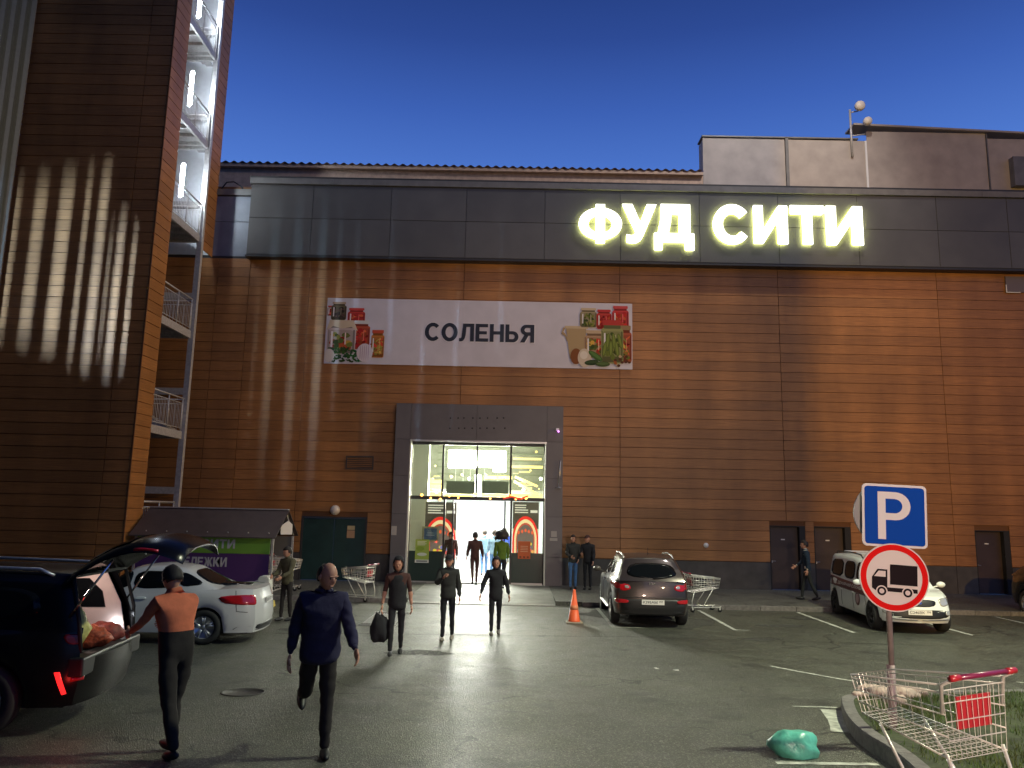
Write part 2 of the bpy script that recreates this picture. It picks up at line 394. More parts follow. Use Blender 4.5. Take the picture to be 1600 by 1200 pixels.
# long repair seams
def seam(pts, w=.03):
    Ps = [gp(*p) for p in pts]; v = []; f = []; k = 0
    for a, b in zip(Ps[:-1], Ps[1:]):
        n = max(3, int((b-a).length/.25))
        for i in range(n+1):
            q = a.lerp(b, i/n)+Vector((0, random.uniform(-.025, .025), 0)); ww = w*random.uniform(.3, 1.2)
            v += [(q.x, q.y-ww, g(q.x, q.y-ww)+.004), (q.x, q.y+ww, g(q.x, q.y+ww)+.004)]
            if i: f.append((k-2, k-1, k+1, k))
            k += 2
        
    me = bpy.data.meshes.new('seam'); me.from_pydata(v, [], f); me.materials.append(M_patch)
    o = bpy.data.objects.new('asphalt_seam', me); COL.objects.link(o); o['kind'] = 'structure'
seam([(520, 990), (800, 993)]); seam([(800, 993), (1025, 996)], .02); seam([(1050, 997), (1300, 1004), (1560, 1012)], .015)
seam([(1050, 999), (1120, 1040), (1200, 1075), (1290, 1135)], .02); seam([(380, 1075), (560, 1085)], .02); seam([(430, 990), (520, 990)], .05)

# ================================================================== SHOP BUILDING
B = thing('market_building', 'long market hall clad in brown wood-look planks under a grey fascia', 'building', (0, WY, 0))
B['group'] = 'buildings of the market'
def bpart(mb, name, m, bevel=0, parent=None, kind=None):   # world coords -> under B
    o = mb.build(name, m, parent or B, kind, bevel); o.matrix_parent_inverse = (parent or B).matrix_world.inverted() if False else Matrix.Translation((0, -WY, 0)) if (parent or B) == B else Matrix.Identity(4)
    return o
PY = 26.82
pL, pR = at(612, 800, PY).x, at(879, 800, PY).x
pTop = at(745, 632, PY).z
OPEN = [(pL+.05, pR-.05, 0, pTop-.05), (8.93, 10.16, 0, 2.30), (10.47, 11.74, 0, 2.30), (16.05, 17.25, 0, 2.28), (-7.39, -5.1, 0, 2.29)]
COLS = [-16, -11.05, -9.87, -7.65, -1.98, 3.73, 9.52, 15.33, 21.1]
ROW = .3517; NR = 30; Z0 = 1.05
def spans(x0, x1, z0, z1):
    out = [(x0, x1)]
    for a, b, c, d in OPEN:
        if d <= z0+.01 or c >= z1-.01: continue
        nw = []
        for p, q in out:
            if b <= p or a >= q: nw.append((p, q))
            else:
                if a > p: nw.append((p, a))
                if b < q: nw.append((b, q))
        out = nw
    return out
plank_cache = {}
def plank_mesh(w, h, t=.03, m=None, name='plank'):
    k = (round(w, 3), round(h, 3), t, name)
    if k not in plank_cache:
        mb = MB(); e = .004
        mb.add([(0, 0, 0), (w, 0, 0), (w, 0, h), (0, 0, h), (e, -t, e), (w-e, -t, e), (w-e, -t, h-e), (e, -t, h-e)],
               [(4, 5, 6, 7), (0, 1, 5, 4), (1, 2, 6, 5), (2, 3, 7, 6), (3, 0, 4, 7)])
        plank_cache[k] = mb.mesh(name, m or M_plank)
    return plank_cache[k]
zz = [Z0+ROW*i for i in range(NR+1)]
for ci in range(len(COLS)-1):
    for r in range(NR):
        for a, b in spans(COLS[ci], COLS[ci+1], zz[r], zz[r+1]):
            if b-a < .05: continue
            inst(plank_mesh(b-a-.012, ROW-.010), 'plank', B, (a+.006, random.uniform(-.0015, .0015), zz[r]+.005))
# plinth panels
for ci in range(len(COLS)-1):
    for a, b in spans(COLS[ci], COLS[ci+1], 0.1, 1.0):
        if b-a < .05: continue
        inst(plank_mesh(b-a-.010, Z0-.125, .03, M_plinth, 'plinth_panel'), 'plinth_panel', B, (a+.005, 0, .112))
# masonry behind
bk = MB()
ed = sorted({-16, 27}|{v for o in OPEN for v in o[:2]})
for a, b in zip(ed[:-1], ed[1:]):
    top = 0
    for o in OPEN:
        if o[0] <= a+.001 and o[1] >= b-.001: top = o[3]
    bk.box((a, .012, top), (b, .3, 14.4))
bk.box((21.1, -.02, 1.05), (27, .012, 11.7)); 
bk.build('wall', M_back, B)
# fascia band
FY = 26.86-WY
fx = [-9.93]+[at(x, 350, 26.86).x for x in (487, 610, 728, 851, 969, 1093, 1216, 1340, 1464)]+[17.9, 20.8, 23.7, 26.6]
zb0, zb1, zb2 = 11.66, 13.05, 14.34
for a, b in zip(fx[:-1], fx[1:]):
    inst(plank_mesh(b-a-.014, zb1-zb0-.014, .02, M_fascia, 'fascia_panel'), 'fascia_panel', B, (a+.007, FY, zb0+.007))
    inst(plank_mesh(b-a-.014, zb2-zb1-.014, .02, M_fascia, 'fascia_panel'), 'fascia_panel', B, (a+.007, FY, zb1+.007))
mb = MB(); mb.box((-9.93, FY+.002, 11.62), (26.6, .01, 14.36)); mb.build('fascia_core', M_dark, B)
for i, (a, b) in enumerate(zip([-9.98, -6.9, -2.2, 2.6, 7.4, 12.2, 17], [-6.9, -2.2, 2.6, 7.4, 12.2, 17, 26.6])):
    boxpart('coping', (a+.004, FY-.09, 14.36), (b-.004, .35, 14.58), M_trim, B)
mb = MB(); mb.box((-9.98, FY-.05, 14.585), (26.6, .35, 14.66)); mb.build('coping_cap', M_dark, B)
mb = MB(); mb.box((-9.96, FY-.05, 11.56), (26.6, .0, 11.62)); mb.build('drip_trim', M_dark, B)
# recessed grey bay beside the tower, bluish light put into its panel colour
M_bay = mat('blue_lit_panel', (.22, .24, .27), .45, var=.15, vscale=2, rnd=.05)
for z0, z1 in ((11.66, 13.0), (13.0, 14.0)):
    inst(plank_mesh(1.36, z1-z0-.014, .02, M_bay, 'side_panel'), 'side_panel', B, (-11.31, -.035, z0+.007))
boxpart('bay_core', (-16, -.03, 11.6), (-9.94, .01, 14.02), M_dark, B)
boxpart('bay_coping', (-11.34, -.12, 14.03), (-9.985, .3, 14.26), M_trim, B)
mb = MB(); mb.tube([(-11.2, .0, 14.3), (-11.0, -.05, 14.55), (-10.75, 0, 14.6), (-10.5, .0, 14.45), (-10.35, 0, 14.28)], .025, 8); mb.build('cable', M_black, B)
# doors on the right
M_reveal = mat('door_reveal', (.02, .02, .02), .8)
for i, (a, b, top) in enumerate(((8.93, 10.16, 2.30), (10.47, 11.74, 2.30), (16.05, 17.25, 2.28))):
    d = MB(); d.box((a+.03, .18, .125), (b-.20, .22, top-.03)); D = d.build('door', M_door, B, bevel=.004)
    f = MB(); f.box((a, -.02, .12), (a+.03, .24, top)); f.box((b-.20, -.028, .12), (b, .24, top)); f.box((a+.03, -.02, top-.03), (b-.20, .24, top)); f.build('door_frame', M_reveal, B)
    s = MB(); s.box(((a+b)/2-.17, .172, 1.80), ((a+b)/2-.03, .178, 1.84)); s.build('door_plate', M_paper, D)
    h = MB(); h.box((a+.10, .15, 1.02), (a+.13, .18, 1.10)); h.cyl((a+.115, .13, 1.08), (a+.23, .13, 1.08), .011, 8); h.build('handle', M_alu, D)
# green gate on the left
f = MB(); f.box((-7.39, -.03, .12), (-7.33, .1, 2.29)); f.box((-5.16, -.03, .12), (-5.1, .1, 2.29)); f.box((-7.33, -.03, 2.23), (-5.16, .1, 2.29)); f.build('gate_frame', M_dark, B)
for a, b in ((-7.325, -6.255), (-6.245, -5.165)):
    L = boxpart('gate_leaf', (a, .03, .13), (b, .07, 2.225), M_green, B, .004)
P = at(548, 832, WY)
for i, (dx, dz, w, h, m) in enumerate(((0, .16, .26, .14, mat('notice_yellow', (.55, .42, .2), .8)), (0, -.06, .27, .26, mat('notice_orange', (.5, .28, .14), .8)))):
    o = boxpart('notice', (P.x-w/2, .018, P.z+dz-h/2), (P.x+w/2, .026, P.z+dz+h/2), m, B)
# round wall lamp (unlit), vent grille, round mark on the wall
P = at(524, 797, 27.1)
lp = thing('wall_lamp', 'round unlit globe lamp on the wall above the dark green gate', 'lamp', (P.x, 27.17, P.z))
mb = MB(); mb.ball((0, -.1, 0), .17, 18); mb.build('globe', mat('opal_glass', (.62, .56, .48), .3), lp)
mb = MB(); mb.cyl((0, -.02, 0), (0, .04, 0), .10, 16); mb.build('base', M_dark, lp)
P = at(541, 712, 27.2); Q = at(583, 734, 27.2)
vg = thing('vent_grille', 'small dark rectangular louvred vent left of the entrance portal', 'vent', (P.x, 27.19, Q.z))
w_, h_ = Q.x-P.x, P.z-Q.z
mb = MB(); mb.box((0, 0, 0), (w_, .05, .04)); mb.box((0, 0, h_-.04), (w_, .05, h_)); mb.box((0, 0, .04), (.04, .05, h_-.04)); mb.box((w_-.04, 0, .04), (w_, .05, h_-.04)); mb.build('frame', M_dark, vg)
for i in range(6):
    mb = MB(); mb.obox((w_/2, .02, .08+i*(h_-.14)/5.0), (w_-.09, .05, .01), Matrix.Rotation(.6, 3, 'X')); mb.build('louvre', M_dark, vg)
P = at(1103, 852, 27.2)
mb = MB(); mb.cyl((P.x, 27.17, P.z), (P.x, 27.206, P.z), .085, 20); tag(mb.build('round_plate', M_paper), 'small round white plate fixed low on the brown wall', 'sign')
mb = MB(); mb.box((0, 0, 0), (1.0, .06, .6)); P = at(1574, 456, 27.1)
o = mb.build('wall_box', mat('faint_panel', (.16, .13, .13), .5)); o.location = (P.x, 27.14, P.z); tag(o, 'dull grey box high on the wall under the fascia at far right', 'box')
mb = MB(); mb.box((-.02, -.01, -.02), (.02, -.001, .28)); mb.box((.02, -.01, -.02), (.5, -.001, .01)); mb.build('edge_trim', M_paper, o)

# ---- roof behind the parapet
boxpart('roof_slab', (-16, .3, 13.6), (26.6, 12, 14.3), M_dark, B)
RY = 31-WY
boxpart('rear_wall', (-13, RY, 14.3), (7.9, RY+.2, 16.9), M_tan, B)
boxpart('eaves_board', (-13, RY-.22, 16.86), (7.78, RY-.02, 16.99), M_tan, B)
# corrugated sheet edge
n = 460; v = []; f = []
for i in range(n+1):
    X = -13+20.7*i/n; h = .045*sin(i*2*pi/8)
    v += [(X, RY-.3, 17.03+h), (X, RY+6, 17.3+h)]
    if i: f.append((2*i-2, 2*i, 2*i+1, 2*i-1))
me = bpy.data.meshes.new('roof_sheet'); me.from_pydata(v, [], f); me.materials.append(M_tan); inst(me, 'roof_sheet', B, (0, 0, 0))
bx = [(7.82, 11.35, 18.66, 14.5), (11.50, 14.86, 18.64, 14.5), (14.88, 20.0, 19.08, 14.5), (20.06, 26.6, 18.85, 14.5)]
for i, (a, b, top, bot) in enumerate(bx):
    for k in range(2):
        zc = 16.0
        z0, z1 = (bot, zc) if k == 0 else (zc, top)
        inst(plank_mesh(b-a-.01, z1-z0-.01, .03, M_paleroof, 'roof_wall_panel'), 'roof_wall_panel', B, (a+.005, RY, z0+.005))
boxpart('downpipe', (11.36, RY-.1, 14.5), (11.49, RY+.0, 18.7), M_trim, B)
boxpart('downpipe', (14.78, RY-.08, 14.5), (14.86, RY-.032, 18.62), M_white, B)
boxpart('downpipe', (20.01, RY-.08, 14.5), (20.05, RY+.0, 19.05), M_trim, B)
boxpart('plant_room', (7.84, RY+.01, 14.4), (26.6, RY+.7, 18.6), M_paleroof, B)
boxpart('roof_edge', (7.78, RY-.10, 18.67), (14.5, RY+.7, 18.73), M_trim, B)
mb = MB(); mb.add([(14.3, RY-.18, 19.30), (26.6, RY-.18, 18.86), (26.6, RY+.7, 18.86), (14.3, RY+.7, 19.30), (14.3, RY-.18, 19.38), (26.6, RY-.18, 18.94), (26.6, RY+.7, 18.94), (14.3, RY+.7, 19.38)],
    [(0, 3, 2, 1), (4, 5, 6, 7), (0, 1, 5, 4), (1, 2, 6, 5), (2, 3, 7, 6), (3, 0, 4, 7)]); mb.build('upper_roof', M_paleroof, B)
boxpart('roof_vent_box', (20.9, RY-.35, 16.6), (22.5, RY-.04, 17.9), M_trim, B)
# antennas
P = at(1331, 168, 30.7); Qz = 18.76
an = thing('antenna_mast', 'short pole with two white round dish antennas on the pale roof box', 'antenna', (P.x, 30.9, Qz-.9))
H = P.z-Qz+.9
mb = MB(); mb.cyl((0, 0, 0), (0, 0, H), .05, 8); mb.cyl((0, 0, H-.12), (.35, 0, H-.05), .03, 8); mb.cyl((0, 0, .95), (.6, 0, 1.05), .03, 8); mb.build('mast', M_gal, an)
M_dish = mat('dish_white', (.75, .68, .6), .5)
for px, py, r in ((1344, 165, .215), (1356, 189, .18)):
    D = at(px, py, 30.5); mb = MB(); mb.lathe([(.0, -.12), (r*.8, -.1), (r, -.02), (r*.97, .1), (r*.7, .18), (0, .2)], 24, (D.x-P.x, -.4, D.z-Qz+.9), 'y')
    d = mb.build('dish', M_dish, an)

# unseen blocker added behind us: its corner shades the left half of the front from the far lamp
ob = thing('lamp_blocker', 'plain dark wall added behind the camera to block the far lamp', 'building', (0, 0, 0), 0, 'buildings of the market')
boxpart('wall', (-34, -14, 0), (3.9, -13, 24), M_plinth, ob)
boxpart('parapet', (-34.2, -14.1, 24), (4.0, -12.9, 24.4), M_trim, ob)
# lamp and slotted board, both added out of view: throws the striped light on the tower and the front
ss = thing('stripe_mask', 'upright slotted board added behind the camera to cut a lamp beam into stripes', 'screen', (0, 0, 0))
LY, LZ, SYp = -12.0, 6.0, -8.0; kk = SYp-LY
def slotted(LX, PYl, rows, x0, x1, power, col, sy):
    slots = []
    for X, w, Za, Zb in rows:
        t = kk/(PYl-LY); slots.append((LX+(X-w/2-LX)*t, LX+(X+w/2-LX)*t, LZ+(Za-LZ)*t, LZ+(Zb-LZ)*t))
    x = x0
    for a, b, c, d in slots+[(x1, x1, 6, 6)]:
        mb = MB(); mb.box((x, SYp-.01, 3.6), (a, SYp+.01, 8.6)); mb.build('slat', M_dark, ss)
        if b > a:
            mb = MB(); mb.box((a, SYp-.008, 3.6), (b, SYp+.008, c)); mb.build('slat_filler', M_dark, ss); mb = MB(); mb.box((a, SYp-.008, d), (b, SYp+.008, 8.6)); mb.build('slat_filler', M_dark, ss)
        x = b
    fl = bpy.data.lights.new('stripe_light', 'AREA'); fl.shape = 'RECTANGLE'; fl.size = .020; fl.size_y = sy; fl.energy = power; fl.color = col; fl.spread = radians(26)
    fo_ = bpy.data.objects.new('stripe_light', fl); COL.objects.link(fo_); fo_.location = (LX, LY, LZ); fo_.rotation_euler = (pi/2+radians(3), 0, radians((LX+10)*0))
slotted(-11.5, 22.74, ((-15.78, .42, 7.6, 12.5), (-14.95, .36, 7.5, 12.6), (-14.15, .40, 7.3, 12.75), (-13.48, .13, 7.0, 12.9), (-12.98, .26, 6.8, 13.0), (-12.62, .05, 7.2, 11), (-12.32, .20, 6.6, 11.4), (-11.88, .09, 6.7, 11.0)), -14.4, -8.8, 1250, (.29, .50, .90), .16)
slotted(-5.0, WY, ((-9.5, .08, 5.6, 11.9), (-8.95, .30, 5.2, 12.8), (-8.1, .30, 5.0, 12.9), (-7.65, .07, 7, 12), (-7.2, .30, 4.8, 12.7), (-6.55, .12, 7.5, 12.3), (-5.9, .10, 10.4, 12.6), (-5.3, .06, 5.4, 7.6), (-4.6, .10, 10.3, 12.2), (-3.4, .08, 5.6, 7.6), (-2.2, .05, 7, 11.6), (-.6, .14, 10.3, 11.9)), -8.7, -1.6, 230, (.42, .68, .95), .6)
for x_ in (-14.3, -1.8):
    mb = MB(); mb.cyl((x_, SYp, 0), (x_, SYp, 3.6), .06, 8); mb.build('post', M_gal, ss)

def arcp(cx, cy, rx, ry, a0, a1, n=14): return [(cx+rx*cos(radians(a0+(a1-a0)*i/n)), cy+ry*sin(radians(a0+(a1-a0)*i/n))) for i in range(n+1)]
def bold_polys(ch):
    """bold sans capitals in a unit-high box -> (width, polygons)"""
    t = .22
    def bar(x0, y0, x1, y1): return [(x0, y0), (x1, y0), (x1, y1), (x0, y1)]
    def ring(A, Bp): return [[A[i], A[i+1], Bp[i+1], Bp[i]] for i in range(len(A)-1)]
    if ch == 'С': return .86, ring(arcp(.46, .5, .46, .52, 42, 318), arcp(.47, .5, .24, .31, 42, 318))
    if ch == 'О': return .92, ring(arcp(.46, .5, .46, .52, 0, 360, 24), arcp(.46, .5, .23, .31, 0, 360, 24))
    if ch == 'Т': return .78, [bar(0, .80, .78, 1), bar(.39-t/2, 0, .39+t/2, .80)]
    if ch == 'Е': return .72, [bar(0, 0, t, 1), bar(t, .81, .70, 1), bar(t, .41, .64, .59), bar(t, 0, .72, .19)]
    if ch == 'Н': return .80, [bar(0, 0, t, 1), bar(.80-t, 0, .80, 1), bar(t, .41, .80-t, .60)]
    if ch == 'Л': return .84, [bar(.84-t, 0, .84, 1), bar(.20, .81, .84-t, 1), [(0, 0), (.10, -.01), (.22, .03), (.32, .16), (.37, .36), (.40, .81), (.20, .81), (.17, .40), (.13, .22), (.08, .18), (0, .19)]]
    if ch == 'И': return .82, [bar(0, 0, t, 1), bar(.82-t, 0, .82, 1), [(t, 0), (t+.02, 0), (.82-t, .64), (.82-t, 1), (.82-t-.02, 1), (t, .36)]]
    if ch == 'Ь': return .74, [bar(0, 0, t, 1)]+ring([(t, .62)]+arcp(.42, .31, .32, .31, 90, -90)+[(t, 0)], [(t, .44)]+arcp(.40, .31, .12, .13, 90, -90)+[(t, .18)])
    if ch == 'Я': return .80, [bar(.80-t, 0, .80, 1), [(0, 0), (.26, 0), (.47, .38), (.80-t, .38), (.80-t, .40), (.25, .44)]]+ring([(.80-t, 1)]+arcp(.36, .70, .33, .30, 90, 270)+[(.80-t, .40)], [(.80-t, .82)]+arcp(.38, .70, .13, .12, 90, 270)+[(.80-t, .58)])
    if ch == 'У': return .82, [[(0, 1), (.31, .30), (.27, .20), (.10, .20), (.10, .01), (.28, 0), (.42, .06), (.50, .20), (.82, 1), (.58, 1), (.43, .55), (.25, 1)]]
    if ch == 'Д': return .92, [bar(0, -.2, .18, 0), bar(.74, -.2, .92, 0), bar(0, 0, .92, .18), [(.08, .18), (.30, .18), (.36, .5), (.37, .82), (.17, .82), (.16, .45)], bar(.17, .82, .84, 1), bar(.62, .18, .84, .82)]
    if ch == 'Ф': return 1.0, [bar(.40, 0, .60, 1)]+ring([(.60, .90)]+arcp(.62, .5, .38, .40, 90, -90)+[(.60, .10)], [(.60, .72)]+arcp(.62, .5, .17, .22, 90, -90)+[(.60, .28)])+ring([(.40, .90)]+arcp(.38, .5, .38, .40, 90, 270)+[(.40, .10)], [(.40, .72)]+arcp(.38, .5, .17, .22, 90, 270)+[(.40, .28)])
    if ch == 'Ж': return 1.1, [bar(.45, 0, .65, 1), [(0, 0), (.25, 0), (.45, .42), (.45, .60), (.24, 1), (0, 1), (.24, .52)], [(1.1, 0), (.85, 0), (.65, .42), (.65, .60), (.86, 1), (1.1, 1), (.86, .52)]]
    if ch == 'К': return .82, [bar(0, 0, t, 1), [(t, .42), (.55, 0), (.84, 0), (.46, .53), (.80, 1), (.53, 1), (t, .60)]]
    return .35, []
def bold_text(name, txt, m, parent, box, frame, grow=0):
    O, U, V = frame; O, U, V = Vector(O), Vector(U), Vector(V); x = 0; ps = []
    for ch in txt:
        w, pl_ = bold_polys(ch); ps += [[(x+a, b) for a, b in p] for p in pl_]; x += w+.085
    W_ = x-.085; sx_ = (box[2]-box[0])/W_; sz_ = box[3]-box[1]; N = U.cross(V); v = []; f = []
    bm = bmesh.new()
    for p in ps:
        try: bm.faces.new([bm.verts.new(O+U*(box[0]+a*sx_)+V*(box[1]+b*sz_)) for a, b in p])
        except ValueError: pass
    bmesh.ops.triangulate(bm, faces=bm.faces)
    if grow:
        for k in range(8):
            pass
    me = bpy.data.meshes.new(name); bm.to_mesh(me); bm.free(); me.materials.append(m)
    o = bpy.data.objects.new(name, me); COL.objects.link(o); o.parent = parent; return o
# ================================================================== FASCIA LETTERS
M_neon = mat('sign_letter_glow', (1, 1, .9), .5, emit=(1, 1, .92), es=3.2)
M_halo = mat('letter_backlight', (1, 1, .5), .5, emit=(.90, 1, .20), es=17)
sign = thing('illuminated_letters', 'big glowing white-yellow Cyrillic letters spelling food city on the grey fascia', 'sign', (0, 26.86, 0))
LET = [('Ф', 903, 973, 318, 380), ('У', 971.5, 1027, 318, 380), ('Д', 1021.5, 1085, 318, 391), ('С', 1114, 1171, 318, 382),
       ('И', 1178, 1231, 320, 381), ('Т', 1236, 1288, 320, 382), ('И', 1292, 1348, 321, 383)]
def strip(mb, A, Bp, M2, y0, y1):
    """closed solid between two point lists (front y0, back y1)"""
    n = len(A)
    for i in range(n-1): mb.prism([M2(*A[i]), M2(*A[i+1]), M2(*Bp[i+1]), M2(*Bp[i])], 'y', y0, y1)
def letter_shape(mb, ch, M2, y0, y1):
    T = .20
    if ch == 'Т':
        mb.prism([M2(*q) for q in ((0, 1), (0, .81), (.36, .81), (.36, 0), (.64, 0), (.64, .81), (1, .81), (1, 1))], 'y', y0, y1)
    elif ch == 'И':
        mb.prism([M2(*q) for q in ((0, 1), (0, 0), (.27, 0), (.73, .62), (.73, 0), (1, 0), (1, 1), (.74, 1), (.27, .36), (.27, 1))], 'y', y0, y1)
    elif ch == 'Д':
        mb.prism([M2(*q) for q in ((0, 0), (.20, 0), (.20, .17), (.80, .17), (.80, 0), (1, 0), (1, .36), (.89, .36), (.89, 1), (.22, 1), (.205, .68), (.17, .5), (.09, .36), (0, .36)) ], 'y', y0, y1) if False else None
        mb.prism([M2(*q) for q in ((0, 0), (.20, 0), (.20, .17), (.80, .17), (.80, 0), (1, 0), (1, .36), (0, .36))], 'y', y0, y1)
        mb.prism([M2(*q) for q in ((.09, .3605), (.36, .3605), (.42, .6), (.43, .81), (.43, 1), (.17, 1), (.165, .68))], 'y', y0, y1)
        mb.prism([M2(*q) for q in ((.64, .3605), (.91, .3605), (.91, 1), (.64, 1))], 'y', y0, y1)
        mb.prism([M2(*q) for q in ((.431, .81), (.639, .81), (.639, 1), (.431, 1))], 'y', y0, y1)
    elif ch == 'У':
        mb.prism([M2(*q) for q in ((0, 1), (.38, .24), (.62, .50), (.29, 1))], 'y', y0, y1) if False else None
        mb.prism([M2(*q) for q in ((0, 1), (.39, .27), (.345, .21), (.27, .185), (.12, .21), (.12, .015), (.28, -.005), (.42, .01), (.53, .07), (.60, .17), (1, 1), (.72, 1), (.525, .52), (.29, 1))], 'y', y0, y1)
    elif ch == 'С':
        A = []; Bp = []
        for i in range(29):
            a = radians(38+i*(284/28)); A.append((.53+.53*cos(a), .5+.5*sin(a))); Bp.append((.55+.285*cos(a), .5+.30*sin(a)))
        strip(mb, A, Bp, M2, y0, y1)
    elif ch == 'Ф':
        mb.prism([M2(*q) for q in ((.395, 0), (.605, 0), (.605, 1), (.395, 1))], 'y', y0, y1)
        for sg in (1, -1):
            A = []; Bp = []
            for i in range(21):
                a = radians(-78+i*7.8); A.append((.5+sg*.5*cos(a) if abs(.5*cos(a)) > .107 else .5+sg*.107, .5+.41*sin(a))); Bp.append((.5+sg*max(.107, .29*cos(a)), .5+.245*sin(a)))
            strip(mb, A, Bp, M2, y0, y1)
for ch, x0, x1, y0, y1 in LET:
    A = at(x0, y1, 26.66); Bq = at(x1, y0, 26.66); X0_, X1_ = A.x+.03, Bq.x-.03; Zb, Zt = at((x0+x1)/2, y1-1, 26.66).z, at((x0+x1)/2, y0+1, 26.66).z
    mb = MB(); letter_shape(mb, ch, lambda u, w, a=X0_, b=X1_, c=Zb, d=Zt: (a+u*(b-a), c+w*(d-c)), -.20, -.10)
    lt = mb.build('letter', M_neon, sign)
    mb = MB(); letter_shape(mb, ch, lambda u, w, a=X0_+.04, b=X1_-.04, c=Zb+.04, d=Zt-.04: (a+u*(b-a), c+w*(d-c)), -.085, -.06); mb.build('backlight_strip', M_halo, lt)

# ================================================================== BANNER
BY = 27.14
bTL, bTR, bBL, bBR = at(511, 466, BY), at(988, 474, BY), at(507, 568, BY), at(988, 577, BY)
bx0, bx1, bz0, bz1 = (bTL.x+bBL.x)/2, (bTR.x+bBR.x)/2, (bBL.z+bBR.z)/2, (bTL.z+bTR.z)/2
BW, BH = bx1-bx0, bz1-bz0
ban = thing('banner', 'wide pale banner with pickle jars at both ends and a dark Cyrillic word', 'banner', (bx0, BY, bz0))
mb = MB(); mb.box((0, 0, 0), (BW, .04, BH)); mb.build('banner_sheet', mat('banner_vinyl', (.60, .56, .60), .38, var=.08, vscale=1.5), ban)
M_print = bpy.data.materials.new('printed_ink'); M_print.use_nodes = True
M_lit = None
_n = M_print.node_tree; _a = _n.nodes.new('ShaderNodeVertexColor'); _a.layer_name = 'ink'
_n.links.new(_a.outputs[0], _n.nodes['Principled BSDF'].inputs['Base Color']); _n.nodes['Principled BSDF'].inputs['Roughness'].default_value = .6; _n.nodes['Principled BSDF'].inputs['Specular IOR Level'].default_value = .12
M_lit = bpy.data.materials.new('backlit_print'); M_lit.use_nodes = True
_n = M_lit.node_tree; _a = _n.nodes.new('ShaderNodeVertexColor'); _a.layer_name = 'ink'; _b = _n.nodes['Principled BSDF']
_n.links.new(_a.outputs[0], _b.inputs['Base Color']); _n.links.new(_a.outputs[0], _b.inputs['Emission Color']); _b.inputs['Emission Strength'].default_value = .9
class Ink:
    """flat print: coloured polygons in layers, one mesh"""
    def __init__(s): s.v = []; s.f = []; s.c = []
    def poly(s, pts, col, lay=None):
        z = len(s.f)*.00004; o = len(s.v); s.v += [(x, -z, y) for x, y in pts]; s.f.append(tuple(range(o, o+len(pts)))); s.c.append(col)
    def rect(s, x0, y0, x1, y1, col, r=0):
        if r <= 0: s.poly([(x0, y0), (x1, y0), (x1, y1), (x0, y1)], col); return
        p = []
        for cx, cy, a0 in ((x1-r, y0+r, -90), (x1-r, y1-r, 0), (x0+r, y1-r, 90), (x0+r, y0+r, 180)):
            for k in range(5): a = radians(a0+k*22.5); p.append((cx+r*cos(a), cy+r*sin(a)))
        s.poly(p, col)
    def ell(s, cx, cy, rx, ry, col, n=20, rot=0):
        s.poly([(cx+rx*cos(t)*cos(rot)-ry*sin(t)*sin(rot), cy+rx*cos(t)*sin(rot)+ry*sin(t)*cos(rot)) for t in (2*pi*i/n for i in range(n))], col)
    def build(s, name, parent, loc, matr=None):
        matr = matr or M_print
        me = bpy.data.meshes.new(name); me.from_pydata(s.v, [], s.f); me.materials.append(matr or M_print)
        ca = me.color_attributes.new('ink', 'FLOAT_COLOR', 'CORNER'); i = 0
        for fc, c in zip(s.f, s.c):
            for _ in fc: ca.data[i].color = (*c, 1); i += 1
        o = bpy.data.objects.new(name, me); COL.objects.link(o); o.parent = parent; o.location = loc; return o
RB = random.Random(3)
def jar(ik, x, y, w, h, body, lid, content=None):
    ik.rect(x, y, x+w, y+h*.82, body, w*.16)
    ik.rect(x+w*.06, y+h*.03, x+w*.94, y+h*.74, tuple(c*.75 for c in body), w*.14)
    ik.rect(x+w*.06, y+h*.03, x+w*.94, y+h*.16, tuple(c*.35 for c in body), w*.05)
    for k in range(34):
        c = content[k % len(content)] if content else body
        q_ = RB.uniform(.35, 1.25); c = tuple(min(1, j_*q_) for j_ in c); ik.ell(x+w*RB.uniform(.18, .82), y+h*RB.uniform(.10, .68), w*RB.uniform(.05, .14), h*RB.uniform(.04, .10), c, 9, RB.uniform(0, 3))
    ik.rect(x+w*.90, y+h*.08, x+w*.97, y+h*.74, tuple(c*.4 for c in body), w*.02); ik.rect(x+w*.03, y+h*.08, x+w*.07, y+h*.74, tuple(c*.5 for c in body), w*.01)
    ik.rect(x+w*.13, y+h*.2, x+w*.2, y+h*.7, (.75, .7, .68), w*.03)
    ik.rect(x+w*.12, y+h*.8, x+w*.88, y+h*.9, tuple(c*.4 for c in body), w*.03); ik.rect(x+w*.62, y+h*.3, x+w*.66, y+h*.66, tuple(min(1, c*1.5+.08) for c in body), w*.01); ik.rect(x+w*.06, y+h*.88, x+w*.94, y+h, lid, w*.04)
def cuke(ik, x, y, L, r, rot, c=(.06, .12, .03)):
    ik.ell(x, y, L, r, c, 18, rot); ik.ell(x, y+r*.2, L*.85, r*.5, tuple(k*1.7 for k in c), 14, rot)
red = [(.5, .03, .02), (.35, .02, .02), (.6, .12, .04)]; grn = [(.14, .17, .03), (.22, .22, .05), (.08, .12, .03)]; mixd = red+grn+[(.6, .35, .06)]
ik = Ink(); u = BH
SX = 1.32
jar(ik, .0, .72*u, .34, .16*u, (.5, .4, .34), (.5, .04, .03), red)
jar(ik, .12, .66*u, .42, .28*u, (.14, .11, .06), (.45, .33, .22), [(.05, .04, .03), (.1, .05, .04)])
jar(ik, .58, .56*u, .48, .29*u, (.5, .05, .04), (.55, .06, .05), red)
jar(ik, .74, .22*u, .48, .44*u, (.45, .08, .04), (.60, .58, .55), red)
jar(ik, 1.26, .10*u, .36, .42*u, (.5, .18, .04), (.5, .08, .04), [(.6, .35, .08), (.3, .3, .05), (.55, .06, .03)])
